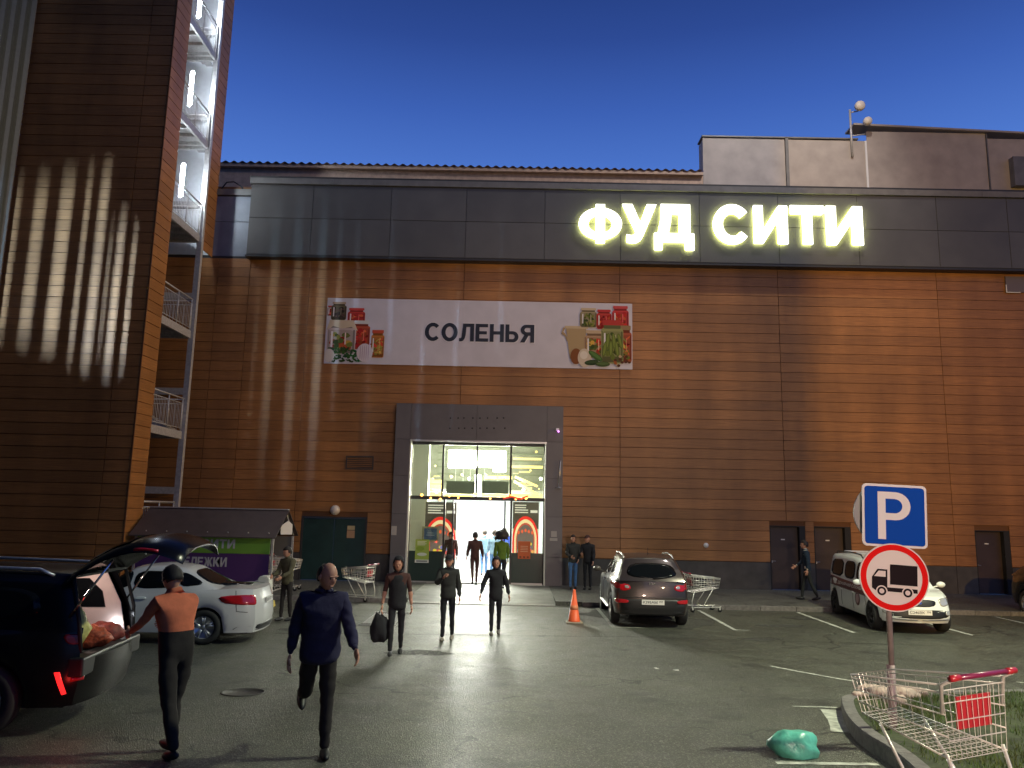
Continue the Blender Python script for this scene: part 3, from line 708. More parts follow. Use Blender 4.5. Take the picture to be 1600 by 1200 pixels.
jar(ik, .05, .14*u, .78, .50*u, (.5, .38, .34), (.55, .42, .28), mixd)
ik.poly([(.02, .50*u), (.1, .66*u), (.75, .66*u), (.88, .50*u), (.7, .56*u), (.45, .53*u), (.2, .57*u)], (.58, .46, .32))
for k in range(90): ik.ell(RB.uniform(.12, 1.05), RB.uniform(.03, .24)*u, RB.uniform(.03, .09), RB.uniform(.02, .05), (RB.uniform(.01, .04), RB.uniform(.05, .12), RB.uniform(.01, .03)), 8, RB.uniform(0, 3))
ik.ell(1.10, .17*u, .22, .14*u, (.62, .54, .55)); 
for k in range(5): ik.ell(.98+k*.055, .17*u, .012, .12*u, (.42, .3, .36), 10)
ik.ell(.13, .12*u, .15, .10*u, (.62, .55, .5))
for i, (x, y, z) in enumerate(ik.v): ik.v[i] = (x*SX, y, z)
# right end
R0 = BW-2.45
ik.poly([(R0+.05, .60*u), (R0+.78, .60*u), (R0+.72, .16*u), (R0+.2, .14*u)], (.42, .30, .16)); ik.rect(R0+.0, .60*u, R0+.85, .64*u, (.55, .42, .26), .02)
ik.poly([(R0-.05, .62*u), (R0-.12, .52*u), (R0+.02, .48*u), (R0+.1, .40*u), (R0+.12, .44*u), (R0+.03, .52*u), (R0-.05, .55*u), (R0+.02, .60*u)], (.38, .26, .14))
jar(ik, R0+.55, .62*u, .62, .30*u, (.35, .28, .16), (.55, .43, .28), grn)
jar(ik, R0+1.15, .60*u, .55, .30*u, (.55, .06, .05), (.5, .05, .05), red)
jar(ik, R0+1.72, .60*u, .60, .36*u, (.55, .06, .06), (.55, .08, .08), red)
jar(ik, R0+.72, .16*u, .80, .42*u, (.45, .28, .16), (.52, .38, .24), mixd)
jar(ik, R0+1.90, .10*u, .52, .56*u, (.42, .10, .05), (.3, .2, .1), mixd)
jar(ik, R0+1.32, .08*u, .80, .66*u, (.30, .30, .12), (.45, .05, .04), grn)
for k in range(6): cuke(ik, R0+1.45+k*.11, (.3+.12*(k % 2))*u, .30, .075, 1.4+.08*k, (.12, .15, .03))
ik.ell(R0+.42, .18*u, .20, .12*u, (.22, .08, .03)); ik.ell(R0+.72, .16*u, .24, .14*u, (.60, .50, .38)); ik.ell(R0+.70, .2*u, .14, .06*u, (.72, .64, .54))
cuke(ik, R0+1.12, .19*u, .30, .11, -.6); cuke(ik, R0+.98, .09*u, .26, .10, .1, (.03, .05, .02)); cuke(ik, R0+1.38, .07*u, .26, .10, 0, (.06, .09, .03))
for k in range(14): ik.ell(R0+1.7+RB.uniform(0, .7), RB.uniform(.05, .2)*u, .06, .05, RB.choice([(.1, .04, .02), (.35, .1, .03), (.5, .35, .2)]), 9)
# clip to the sheet
for i, (x, y, z) in enumerate(ik.v): ik.v[i] = (min(BW-.01, max(.01, x)), y, min(BH-.01, max(.01, z)))
ik.build('banner_print', ban, (0, -.003, 0))
M_ink = mat('dark_blue_ink', (.012, .016, .03), .5); M_outl = mat('white_outline', (.72, .68, .70), .5)
def lx(px): return (px-bBL.x)
tb = (at(663, 537, BY).x-bx0, at(750, 534, BY).z-bz0, at(835, 508, BY).x-bx0, at(750, 506, BY).z-bz0)
bold_text('word_outline', 'СОЛЕНЬЯ', M_outl, ban, (tb[0]-.02, tb[1]-.03, tb[2]+.03, tb[3]+.02), ((0, -.006, 0), (1, 0, 0), (0, 0, 1)))
bold_text('word', 'СОЛЕНЬЯ', M_ink, ban, tb, ((0, -.010, 0), (1, 0, 0), (0, 0, 1)))

# ================================================================== ENTRANCE
E = thing('shop_entrance', 'tall glazed shop entrance in a grey panelled portal, brightly lit inside', 'entrance', (0, PY, 0))
def ep(name, a, b, m, bevel=0, parent=None, kind=None):
    mb = MB(); mb.box((a[0], a[1]-PY, a[2]), (b[0], b[1]-PY, b[2])); return mb.build(name, m, parent or E, kind, bevel)
iL, iR = at(636, 800, PY).x, at(853, 800, PY).x; iT = at(745, 690, PY).z
M_port = mat('portal_panel', (.13, .12, .125), .42, var=.1, vscale=2, rnd=.06)
tops = [at(640, y, PY).z for y in (630, 686, 743, 803, 866)]+[.125]
for k in range(5):
    z1, z0 = tops[k], tops[k+1]
    for a, b in ((pL, iL), (iR, pR)):
        ep('portal_panel', (a+.005, PY, z0+.006), (b-.005, PY+.03, z1-.006), M_port)
mid = at(745, 660, PY).x
for a, b in ((iL, mid), (mid, iR)):
    ep('portal_panel', (a+.005, PY, iT), (b-.005, PY+.03, tops[0]-.006), M_port)
# portal body
mb = MB()
for a, b in ((pL, iL), (iR, pR)): mb.box((a+.01, .035, .12), (b-.01, WY+.3-PY, tops[0]-.01))
mb.box((iL-.01, .036, iT+.01), (iR+.01, WY+.3-PY, tops[0]-.011)); mb.build('portal_core', M_dark, E)
# screw holes left from an old sign
hm = MB()
for py, xs_ in ((653, (704, 716, 725, 739, 750, 762, 777, 787)), (669, (703, 717, 726, 738, 750, 761, 772, 789))):
    for px in xs_: Q = at(px, py, PY); hm.cyl((Q.x, -.004, Q.z), (Q.x, .002, Q.z), .03, 8)
hm.build('fixing_hole', M_black, E, kind='stuff')
# lit reveal trims
M_rev = mat('light_reveal', (.6, .6, .55), .5)
ep('reveal_trim', (iL, PY+.02, .13), (iL+.05, 27.20, iT), M_rev); ep('reveal_trim', (iR-.05, PY+.02, .13), (iR, 27.20, iT), M_rev)
ep('head_trim', (iL, PY-.03, iT-.03), (iR, PY+.0, iT+.03), M_alu)
GY = 27.2
M_frame = mat('black_frame', (.02, .02, .022), .4)
M_glass = bpy.data.materials.new('clear_glass'); M_glass.use_nodes = True
_n = M_glass.node_tree; _n.nodes.clear(); _o = _n.nodes.new('ShaderNodeOutputMaterial'); _x = _n.nodes.new('ShaderNodeMixShader'); _t = _n.nodes.new('ShaderNodeBsdfTransparent'); _g = _n.nodes.new('ShaderNodeBsdfGlossy')
_t.inputs[0].default_value = (.90, .92, .86, 1); _g.inputs['Roughness'].default_value = .03; _x.inputs[0].default_value = .07
_n.links.new(_t.outputs[0], _x.inputs[1]); _n.links.new(_g.outputs[0], _x.inputs[2]); _n.links.new(_x.outputs[0], _o.inputs[0])
gL, gR = at(640, 800, GY).x, at(850, 800, GY).x; gT = at(745, 695, GY).z; gM = at(745, 779, GY).z
mx = [gL]+[at(x, 740, GY).x for x in (692, 745, 798)]+[gR]
lxs = [gL]+[at(x, 840, GY).x for x in (693, 698, 790, 798)]+[gR]
for a in mx: ep('mullion', (a-.035, GY-.04, gM), (a+.035, GY+.04, gT), M_frame)
for a in (gL, lxs[1], lxs[4], gR): ep('mullion', (a-.035, GY-.04, .13), (a+.035, GY+.04, gM), M_frame)
ep('transom', (gL-.02, GY-.06, gM-.06), (gR+.02, GY+.06, gM+.06), M_frame); ep('head_bar', (gL-.05, GY-.05, gT-.03), (gR+.05, GY+.05, gT+.08), M_frame)
for i in range(4): ep('glass_pane', (mx[i]+.035, GY-.005, gM+.06), (mx[i+1]-.035, GY+.005, gT-.03), M_glass)
for a, b in ((lxs[0], lxs[1]), (lxs[4], lxs[5])):
    ep('glass_pane', (a+.035, GY-.005, 1.18), (b-.035, GY+.005, gM-.06), M_glass)
    ep('lower_panel', (a+.035, GY-.02, .16), (b-.035, GY+.02, 1.18), mat('dark_green_panel', (.02, .04, .035), .25))
    ep('bottom_rail', (a+.02, GY-.035, .125), (b-.02, GY+.035, .17), M_alu)
# sliding leaves parked behind the fixed panes
for a, b in ((lxs[1]-.02, lxs[1]+.32), (lxs[4]-.25, lxs[4]+.03)):
    ep('sliding_leaf', (a, GY+.09, .16), (b, GY+.10, gM-.08), M_glass)
    ep('leaf_stile', (b-.05 if a < -1 else a, GY+.075, .15), (b if a < -1 else a+.05, GY+.115, gM-.07), M_frame)
# room behind
M_inw = mat('interior_white', (.82, .84, .82), .6, var=.03); M_infl = mat('interior_floor', (.62, .62, .58), .25, var=.1, vscale=3)
M_incl = mat('interior_ceiling_green', (.42, .43, .36), .7, var=.2, vscale=3)
X0, X1 = gL-.25, gR+.25
ep('hall_floor', (X0, GY+.06, .0), (X1, 40, .132), M_infl, kind='structure')
ep('hall_side_wall', (X0-.1, WY+.31, .1), (X0, 40, 6.4), M_inw); ep('hall_side_wall', (X1, WY+.31, .1), (X1+.1, 40, 6.4), M_inw)
ep('hall_back_wall', (X0, 39.9, .1), (X1, 40, 3.4), M_inw)
ep('hall_ceiling', (X0, 30.2, 3.30), (X1, 40, 3.40), M_inw)
ep('upper_back_wall', (X0, 31.6, 3.401), (X1, 31.7, 6.4), M_incl)
ep('upper_ceiling', (X0, WY+.32, 6.4), (X1, 31.7, 6.5), M_incl)
ep('white_column', (X0+.03, 28.4, .14), (X0+.72, 28.9, 6.39), mat('column_paint', (.7, .72, .6), .6))
for k in range(9): ep('ceiling_louvre', (X0+.75, 31.45, 3.75+k*.28), (X1-.02, 31.55, 3.80+k*.28), mat('louvre_%d' % k if False else 'louvre', (.30, .33, .24), .5))
for x0, x1 in ((697, 742), (753, 795)):
    A = at(x0, 771, 28.3); Bq = at(x1, 752, 28.3); ep('air_curtain', (A.x, 28.3, A.z), (Bq.x, 28.7, Bq.z), mat('air_curtain_grey', (.16, .19, .14), .5), .01)
M_lampw = mat('shop_lamp', (1, 1, 1), .5, emit=(.95, 1, .92), es=16); M_gold = mat('warm_strip', (1, .8, .3), .5, emit=(1, .78, .28), es=1.4)
for x0, x1, y0, y1 in ((700, 744, 704, 731), (747, 791, 705, 730), (770, 791, 727, 737)):
    A = at(x0, y1, 29); Bq = at(x1, y0, 29); ep('pendant_lamp', (A.x, 29, A.z), (Bq.x, 29.15, Bq.z), M_lampw, .03)
A = at(741, 770, 28.9); Bq = at(752, 742, 28.9); ep('pendant_lamp', (A.x, 28.9, A.z), (Bq.x, 29.0, Bq.z), M_lampw, .03)
for px in (712, 724, 735, 757, 778): Q = at(px, 730, 29); Q2 = at(px, 752, 29); ep('hanger', (Q.x-.012, 29.02, Q2.z), (Q.x+.012, 29.05, Q.z), M_inw)
for x0, x1, y0, y1 in ((664, 690, 750, 755), (664, 740, 772, 776), (756, 800, 744, 748), (800, 848, 728, 731), (752, 848, 772, 776), (802, 846, 716, 718), (672, 690, 757, 768)):
    A = at(x0, y1, 30.4); Bq = at(x1, y0, 30.4); ep('cove_light', (A.x, 30.4, A.z), (Bq.x, 30.5, Bq.z), M_gold)
def tilt(px0, py0, px1, py1):
    A = at(px0, py0, 29.6); Bq = at(px1, py1, 29.6); mb = MB(); mb.tube([A-Vector((0, PY, 0)), Bq-Vector((0, PY, 0))], .05, 6); mb.build('light_swag', M_gold, E)
tilt(803, 752, 845, 775); tilt(805, 745, 840, 760); tilt(665, 762, 690, 770)
M_beam = mat('ceiling_beam', (.22, .22, .17), .6)
for k in range(4): ep('ceiling_beam', (X0, 29.3+k*.55, 5.9), (X1, 29.42+k*.55, 6.1), M_beam)
for k in range(3): ep('ceiling_duct', (X0+1.2+k*1.3, 29.0, 5.45), (X0+1.45+k*1.3, 31.5, 5.7), M_beam)
for px, py in ((806, 716), (838, 706), (829, 735), (812, 728), (845, 748), (668, 710), (680, 728), (705, 745), (722, 742), (733, 748), (760, 742), (772, 748), (788, 746), (842, 764), (818, 765), (676, 748), (700, 763)):
    Q = at(px, py, 29.3); mb = MB(); mb.ball((Q.x, 29.3-PY, Q.z), RB.uniform(.025, .06), 8); mb.build('bulb', M_lampw if (px+py) % 2 else M_gold, E)
for k in range(9):
    a_ = at(RB.uniform(664, 690) if k % 3 == 0 else RB.uniform(802, 830), RB.uniform(738, 770), 30.0); ep('painted_glint', (a_.x, 30.0, a_.z), (a_.x+RB.uniform(.1, .5), 30.03, a_.z+RB.uniform(.02, .05)), M_gold)  # random glowing slivers put in as glints
# ceiling lamps of the hall that whiten it
for y in (31.2, 33.4, 35.6, 37.8):
    ep('ceiling_lamp', (X0+.7, y, 3.27), (X1-.7, y+.6, 3.295), mat('hall_lamp', (1, 1, 1), .5, emit=(.93, .97, 1), es=22))
# warm fairy lights along the transom
M_fairy = mat('fairy_light', (1, .5, .1), .5, emit=(1, .42, .08), es=6); M_fred = mat('red_tinsel', (.7, .05, .03), .4, emit=(1, .05, .02), es=.5)
for i, px in enumerate((659, 673, 685, 688, 702, 716, 742, 766, 792, 800, 806, 815, 822, 829, 843)):
    Q = at(px, 777+RB.uniform(-5, 4), 27.12); mb = MB(); mb.ball((Q.x, Q.y-PY, Q.z), .035 if i % 3 else .05, 8); mb.build('fairy_light', M_fairy, E)
mb = MB(); mb.tube([Vector(at(px, py, 27.1))-Vector((0, PY, 0)) for px, py in ((786, 779), (800, 776), (812, 780), (825, 775))], .035, 6); mb.build('tinsel', M_fred, E)
# posters with a red arch inside, on two stands
def arch_poster(x0, x1, y0, y1, Y, lab):
    A = at(x0, y1, Y); Bq = at(x1, y0, Y); w, h = Bq.x-A.x, Bq.z-A.z
    t = thing('poster_stand', lab, 'poster', (A.x, Y, A.z), 0, 'arch posters in the entrance')
    mb = MB(); mb.box((0, 0, 0), (w, .05, h)); mb.build('board', mat('poster_board', (.16, .14, .11), .5), t)
    ik = Ink(); cx = w/2; ik.rect(0, 0, w, h*.5, (.55, .5, .3))
    for k, (sc, c) in enumerate(((1.04, (.80, .03, .02)), (.90, (.9, .72, .40)), (.74, (.55, .08, .04)), (.66, (.14, .11, .10)))):
        pts = [(cx+w*.5*sc*cos(a)*.96, h*.30+h*.42*sc*sin(a)) for a in (pi*i/20 for i in range(21))]
        ik.poly(pts+[(cx-w*.48*sc, 0), (cx+w*.48*sc, 0)][::1], c)
    for i in range(5): ik.ell(cx+w*(i-2)*.13, h*.47-abs(i-2)*.02*h, w*.045, h*.035, (.8, .12, .04), 8)
    for i in range(18): ik.ell(cx+w*RB.uniform(-.25, .3), h*RB.uniform(.08, .22), w*.07, h*.03, RB.choice([(.8, .6, .05), (.2, .2, .6), (.7, .1, .1), (.8, .4, .1), (.15, .35, .1)]), 7)
    for i in range(4): ik.rect(w*.08, h*(.93-.045*i), w*RB.uniform(.45, .62), h*(.95-.045*i), (.7, .68, .6))
    ik.rect(w*.68, h*.8, w*.95, h*.85, (.75, .72, .66)); ik.build('poster_print', t, (0, -.004, 0), M_lit)
arch_poster(662, 714, 785, 872, 28.3, 'tall red-arched poster behind the left glass of the entrance')
arch_poster(800, 842, 785, 868, 28.0, 'tall red-arched poster behind the right glass of the entrance')
def sticker(name, lab, x0, x1, y0, y1, Y, base, deco, cat='notice'):
    A = at(x0, y1, Y); Bq = at(x1, y0, Y); w, h = Bq.x-A.x, Bq.z-A.z
    o = boxpart(name, (0, 0, 0), (w, .006, h), mat(name+'_paper', base, .6)); o.location = (A.x, Y, A.z); tag(o, lab, cat)
    ik = Ink(); deco(ik, w, h); ik.build('notice_print', o, (0, -.003, 0))
def d1(ik, w, h):
    ik.rect(0, 0, w, h*.13, (.7, .7, .66)); ik.rect(w*.1, h*.035, w*.9, h*.1, (.2, .22, .2))
    for k in range(4): ik.rect(w*.14, h*(.9-.05*k), w*(.8-.1*(k % 2)), h*(.925-.05*k), (.72, .75, .5))
    ik.ell(w*.5, h*.36, w*.36, h*.07, (.62, .65, .55)); ik.ell(w*.35, h*.6, w*.3, h*.1, (.25, .36, .05))
sticker('green_notice', 'green notice with a white strip stuck on the left entrance glass', 648, 671, 843, 879, 27.16, (.32, .42, .06), d1)
def d2(ik, w, h):
    for k in range(4): ik.rect(w*.2, h*(.7-.1*k), w*.8, h*(.73-.1*k), (.8, .5, .3))
    for k in range(3): ik.ell(w*(.2+.3*k), h*.1, w*.09, h*.05, (.15, .05, .03))
sticker('orange_notice', 'orange-red notice stuck on the right entrance glass', 809, 829, 846, 873, 27.15, (.62, .12, .03), d2)
def d3(ik, w, h): ik.rect(w*.12, h*.12, w*.88, h*.88, (.10, .16, .30)); ik.rect(w*.25, h*.4, w*.75, h*.46, (.3, .4, .55)); ik.rect(w*.3, h*.55, w*.7, h*.6, (.3, .4, .55))
sticker('blue_notice', 'blue framed notice board beside the left entrance glass', 659, 686, 823, 846, 27.95, (.35, .33, .22), d3)
def d4(ik, w, h): ik.rect(w*.3, h*.3, w*.7, h*.7, (.4, .38, .35))
for nm, lab, X_ in (('left', 'pale square plate on the left leg of the entrance portal', (611, 620, 822, 836)), ('right', 'pale square plate on the right leg of the entrance portal', (861, 870, 830, 839))):
    sticker('wall_plate', lab, *X_, PY-.01, (.42, .38, .34), d4, 'plate')
sticker('name_plate', 'small flat plate under the square plate on the right portal leg', 859, 871, 841, 845, PY-.01, (.42, .38, .34), d4, 'plate')
# security camera and tube lamp on the right leg
P = at(871, 672, PY)
sc_ = thing('security_camera', 'small white security camera with a violet glow on the portal', 'camera', (P.x, PY, P.z))
mb = MB(); mb.box((-.06, -.1, -.04), (.05, 0, .06)); mb.build('housing', M_white, sc_, bevel=.01)
mb = MB(); mb.ball((.03, -.12, -.06), .03, 10); mb.build('lens', mat('ir_glow', (.5, .1, .6), .3, emit=(.8, .25, 1), es=4), sc_)
A = at(876, 719, PY-.1); Bq = at(873, 762, PY-.1)
tl = thing('wall_pole', 'thin white rod with a round foot on the right portal leg', 'rod', (Bq.x, PY-.05, Bq.z))
mb = MB(); mb.cyl((0, 0, 0), (A.x-Bq.x, 0, A.z-Bq.z), .022, 8); mb.build('rod', M_alu, tl)
mb = MB(); mb.lathe([(.0, -.02), (.09, -.02), (.09, .02), (0, .03)], 16); mb.build('foot', M_alu, tl)

# ================================================================== STAIR TOWER
T = thing('stair_tower', 'tall dark brown plank-clad tower with an open steel staircase in its side', 'building', (0, 0, 0), 0, 'buildings of the market')
TX, TY = -11.30, 22.74
TH = 25.2; tr = int(TH/ROW)
mb = MB(); mb.box((-15.9, TY+.02, 0), (TX-.03, 23.72, TH)); mb.build('wall', M_back, T)
for r in range(tr):
    for a, b in ((-16.0, -12.10), (-12.10, -11.335)):
        inst(plank_mesh(b-a-.012, ROW-.016), 'plank', T, (a+.006, TY+random.uniform(-.001, .001), r*ROW+.008))
    inst(plank_mesh(1.0, ROW-.016, .03), 'side_plank', T, (TX-.032, TY+.002, r*ROW+.008), None, pi/2)
boxpart('corner_trim', (TX-.034, TY-.034, 0), (TX+.002, TY+.0, TH), M_back, T)
# rear strip of cladding beside the sky
for r in range(int(11.7/ROW), tr):
    inst(plank_mesh(1.15, ROW-.016, .03), 'side_plank', T, (TX-.032, 26.05, r*ROW+.008), None, pi/2)
mb = MB(); mb.box((-11.40, 26.05, 11.9), (TX-.035, 27.18, TH)); mb.build('rear_wall', mat('stair_inner_panel', (.6, .6, .6), .5), T)
mb = MB(); mb.box((-16, 27.19, 11.7), (-11.32, 27.23, TH)); mb.build('stair_back_wall', mat('stair_wall_panel', (.75, .77, .80), .5, var=.05), T)
FL = [1.35, 4.85, 8.35, 11.85, 15.35, 18.85, 22.35]
for fi, z in enumerate(FL):
    hi = z > 11
    # slab with ribs and edge channel
    mb = MB(); mb.box((-15.8, 23.75, z+.13), (TX-.10, 26.05, z+.18)); mb.build('landing', M_gal, T)
    for k in range(4): boxpart('joist', (-15.8, 23.95+k*.62, z-.0), (TX-.10, 24.03+k*.62, z+.128), M_gal, T)
    boxpart('edge_channel', (TX-.10, 23.73, z-.06), (TX-.02, 26.0, z+.20), M_gal, T)
    boxpart('cross_beam', (-15.8, 26.06, z-.04), (TX-.02, 26.18, z+.2), M_gal, T)
    boxpart('rear_beam', (-15.8, 27.0, z-1.9), (TX-.45, 27.12, z-1.66), M_gal, T)
    # railing
    mb = MB(); rz = z+.2
    mb.tube([(TX-.06, 23.75, rz+1.12), (TX-.06, 26.0, rz+1.12)], .028, 8); mb.tube([(TX-.06, 23.75, rz+.95), (TX-.06, 26.0, rz+.95)], .014, 6); mb.tube([(TX-.06, 23.75, rz+.10), (TX-.06, 26.0, rz+.10)], .014, 6)
    y = 23.8
    while y < 26.0: mb.tube([(TX-.06, y, rz+.10), (TX-.06, y, rz+.95)], .009, 5); y += .11
    for y in (23.8, 24.9, 25.95): mb.tube([(TX-.06, y, rz-.05), (TX-.06, y, rz+1.12)], .024, 8)
    # across the back
    mb.tube([(-15.5, 26.1, rz+1.1), (TX-.1, 26.1, rz+1.1)], .025, 8); mb.tube([(-15.5, 26.1, rz+.95), (TX-.1, 26.1, rz+.95)], .013, 6)
    x = -15.4
    while x < TX-.1: mb.tube([(x, 26.1, rz+.05), (x, 26.1, rz+.95)], .009, 5); x += .12
    mb.build('railing', M_gal, T)
    # flight going up behind
    if fi < len(FL)-1:
        mb = MB(); n = 20
        for k in range(n):
            x = TX-.5-k*.16; zt = z+.2+(k+1)*3.5/2/n
            mb.box((x-.26, 26.25, zt-.03), (x, 26.95, zt))
        mb.build('stair_flight', M_gal, T)
        mb = MB(); a = Vector((TX-.4, 26.22, z+.1)); b2 = Vector((TX-.4-n*.16, 26.22, z+.1+1.75)); d = b2-a
        mb.prism([(a.x, a.z-.1), (b2.x, b2.z-.1), (b2.x, b2.z+.14), (a.x, a.z+.14)], 'y', 26.2, 26.24); mb.build('stringer', M_gal, T)
for x_, y_ in ((TX-.02, 26.12), (TX-3.4, 26.12)):
    mb = MB(); mb.box((x_-.10, y_-.08, 0), (x_+.08, y_+.08, TH)); mb.build('column', M_gal, T)
mb = MB(); mb.box((TX-.16, 23.74, 0), (TX-.06, 23.82, TH)); mb.build('column', M_gal, T)
# fluorescent tubes
M_tube = mat('tube_glow', (1, 1, 1), .5, emit=(.80, .90, 1), es=170)
for px, y0, y1 in ((283, 256, 306), (297, 112, 163), (311, -18, 26)):
    A = at(px, y1, 25.2); Bq = at(px, y0, 25.2)
    mb = MB(); mb.tube([(A.x, 25.2, A.z), (A.x, 25.2, Bq.z)], .05, 8); mb.build('tube_lamp', M_tube, T)
    boxpart('lamp_batten', (A.x-.12, 25.24, A.z-.05), (A.x-.04, 25.3, Bq.z+.05), M_white, T)
boxpart('warning_tube', (-11.75, 24.2, 11.12), (-11.71, 24.24, 11.42), mat('small_tube', (1, 1, 1), .5, emit=(1, .95, .8), es=3), T)
# neighbouring corrugated wall, top left
NBx = -15.72
nb = thing('corrugated_block', 'grey corrugated metal wall rising at the left edge of the photo', 'building', (NBx, 0, 0), 0, 'buildings of the market')
n = 260; v = []; f = []
for i in range(n+1):
    y = -6+28.4*i/n; dx = (.03 if (i % 4) < 2 else -.03)
    v += [(dx, y, 0), (dx, y, 30)]
    if i: f.append((2*i-2, 2*i, 2*i+1, 2*i-1))
me = bpy.data.meshes.new('wall_sheet'); me.from_pydata(v, [], f); me.materials.append(mat('corrugated_grey', (.09, .10, .085), .5, var=.15)); inst(me, 'wall_sheet', nb, (0, 0, 0))
boxpart('wall', (-6, -6, 0), (-.08, 22.6, 30), M_trim, nb)
# ================================================================== VEHICLES
def interp(tab, x):
    if x <= tab[0][0]: return tab[0][1]
    for (a, u), (b, v) in zip(tab[:-1], tab[1:]):
        if x <= b:
            t = (x-a)/(b-a); t = t*t*(3-2*t)*.5+t*.5; return u+(v-u)*t
    return tab[-1][1]
def loft(levels, ny, nc, yr, yf, wf, zf, bulge_f, bulge_r, crown=.02, cr=.14):
    """stack of plan outlines. yr/yf/wf(level), zf(level, y, side)"""
    v = []; f = []; rings = []
    for lv in levels:
        a, b, w = yr(lv), yf(lv), wf(lv); ring = []
        def xw(t):
            return w*(1-cr*abs(t)**9-(.05*max(0, t)**3 if True else 0)-.02*max(0, -t)**3)
        for i in range(ny+1):
            t = -1+2*i/ny; y = a+(b-a)*(t+1)/2; x = xw(t); ring.append((x, y, zf(lv, y, True)))
        xe = xw(1)
        for i in range(1, nc):
            u = 1-2*i/nc; y = b+bulge_f*(1-abs(u)**2.6); ring.append((xe*u, y, zf(lv, b, False)))
        for i in range(ny+1):
            t = 1-2*i/ny; y = a+(b-a)*(t+1)/2; x = xw(t); ring.append((-x, y, zf(lv, y, True)))
        xe = xw(-1)
        for i in range(1, nc):
            u = -1+2*i/nc; y = a-bulge_r*(1-abs(u)**2.6); ring.append((xe*u, y, zf(lv, a, False)))
        rings.append([len(v)+i for i in range(len(ring))]); v += ring
    n = len(rings[0])
    for r0, r1 in zip(rings[:-1], rings[1:]):
        for i in range(n): f.append((r0[i], r0[(i+1) % n], r1[(i+1) % n], r1[i]))
    top = rings[-1]; M = 10; rows = []
    for i in range(ny+1):
        R = top[i]; Lf = top[ny+nc+(ny-i)]; p, q = Vector(v[R]), Vector(v[Lf]); row = [R]
        for j in range(1, M):
            c = p.lerp(q, j/M); u = 1-2*j/M; c.z += crown*(1-u*u); row.append(len(v)); v.append(tuple(c))
        row.append(Lf); rows.append(row)
    for a, b in zip(rows[:-1], rows[1:]):
        for j in range(M): f.append((a[j], a[j+1], b[j+1], b[j]))
    f.append(tuple(rows[-1])+tuple(reversed(top[ny+1:ny+nc])) if nc > 1 else tuple(rows[-1]))
    f.append(tuple(reversed(rows[0]))+tuple(reversed(top[2*ny+nc+1:])))
    return v, f
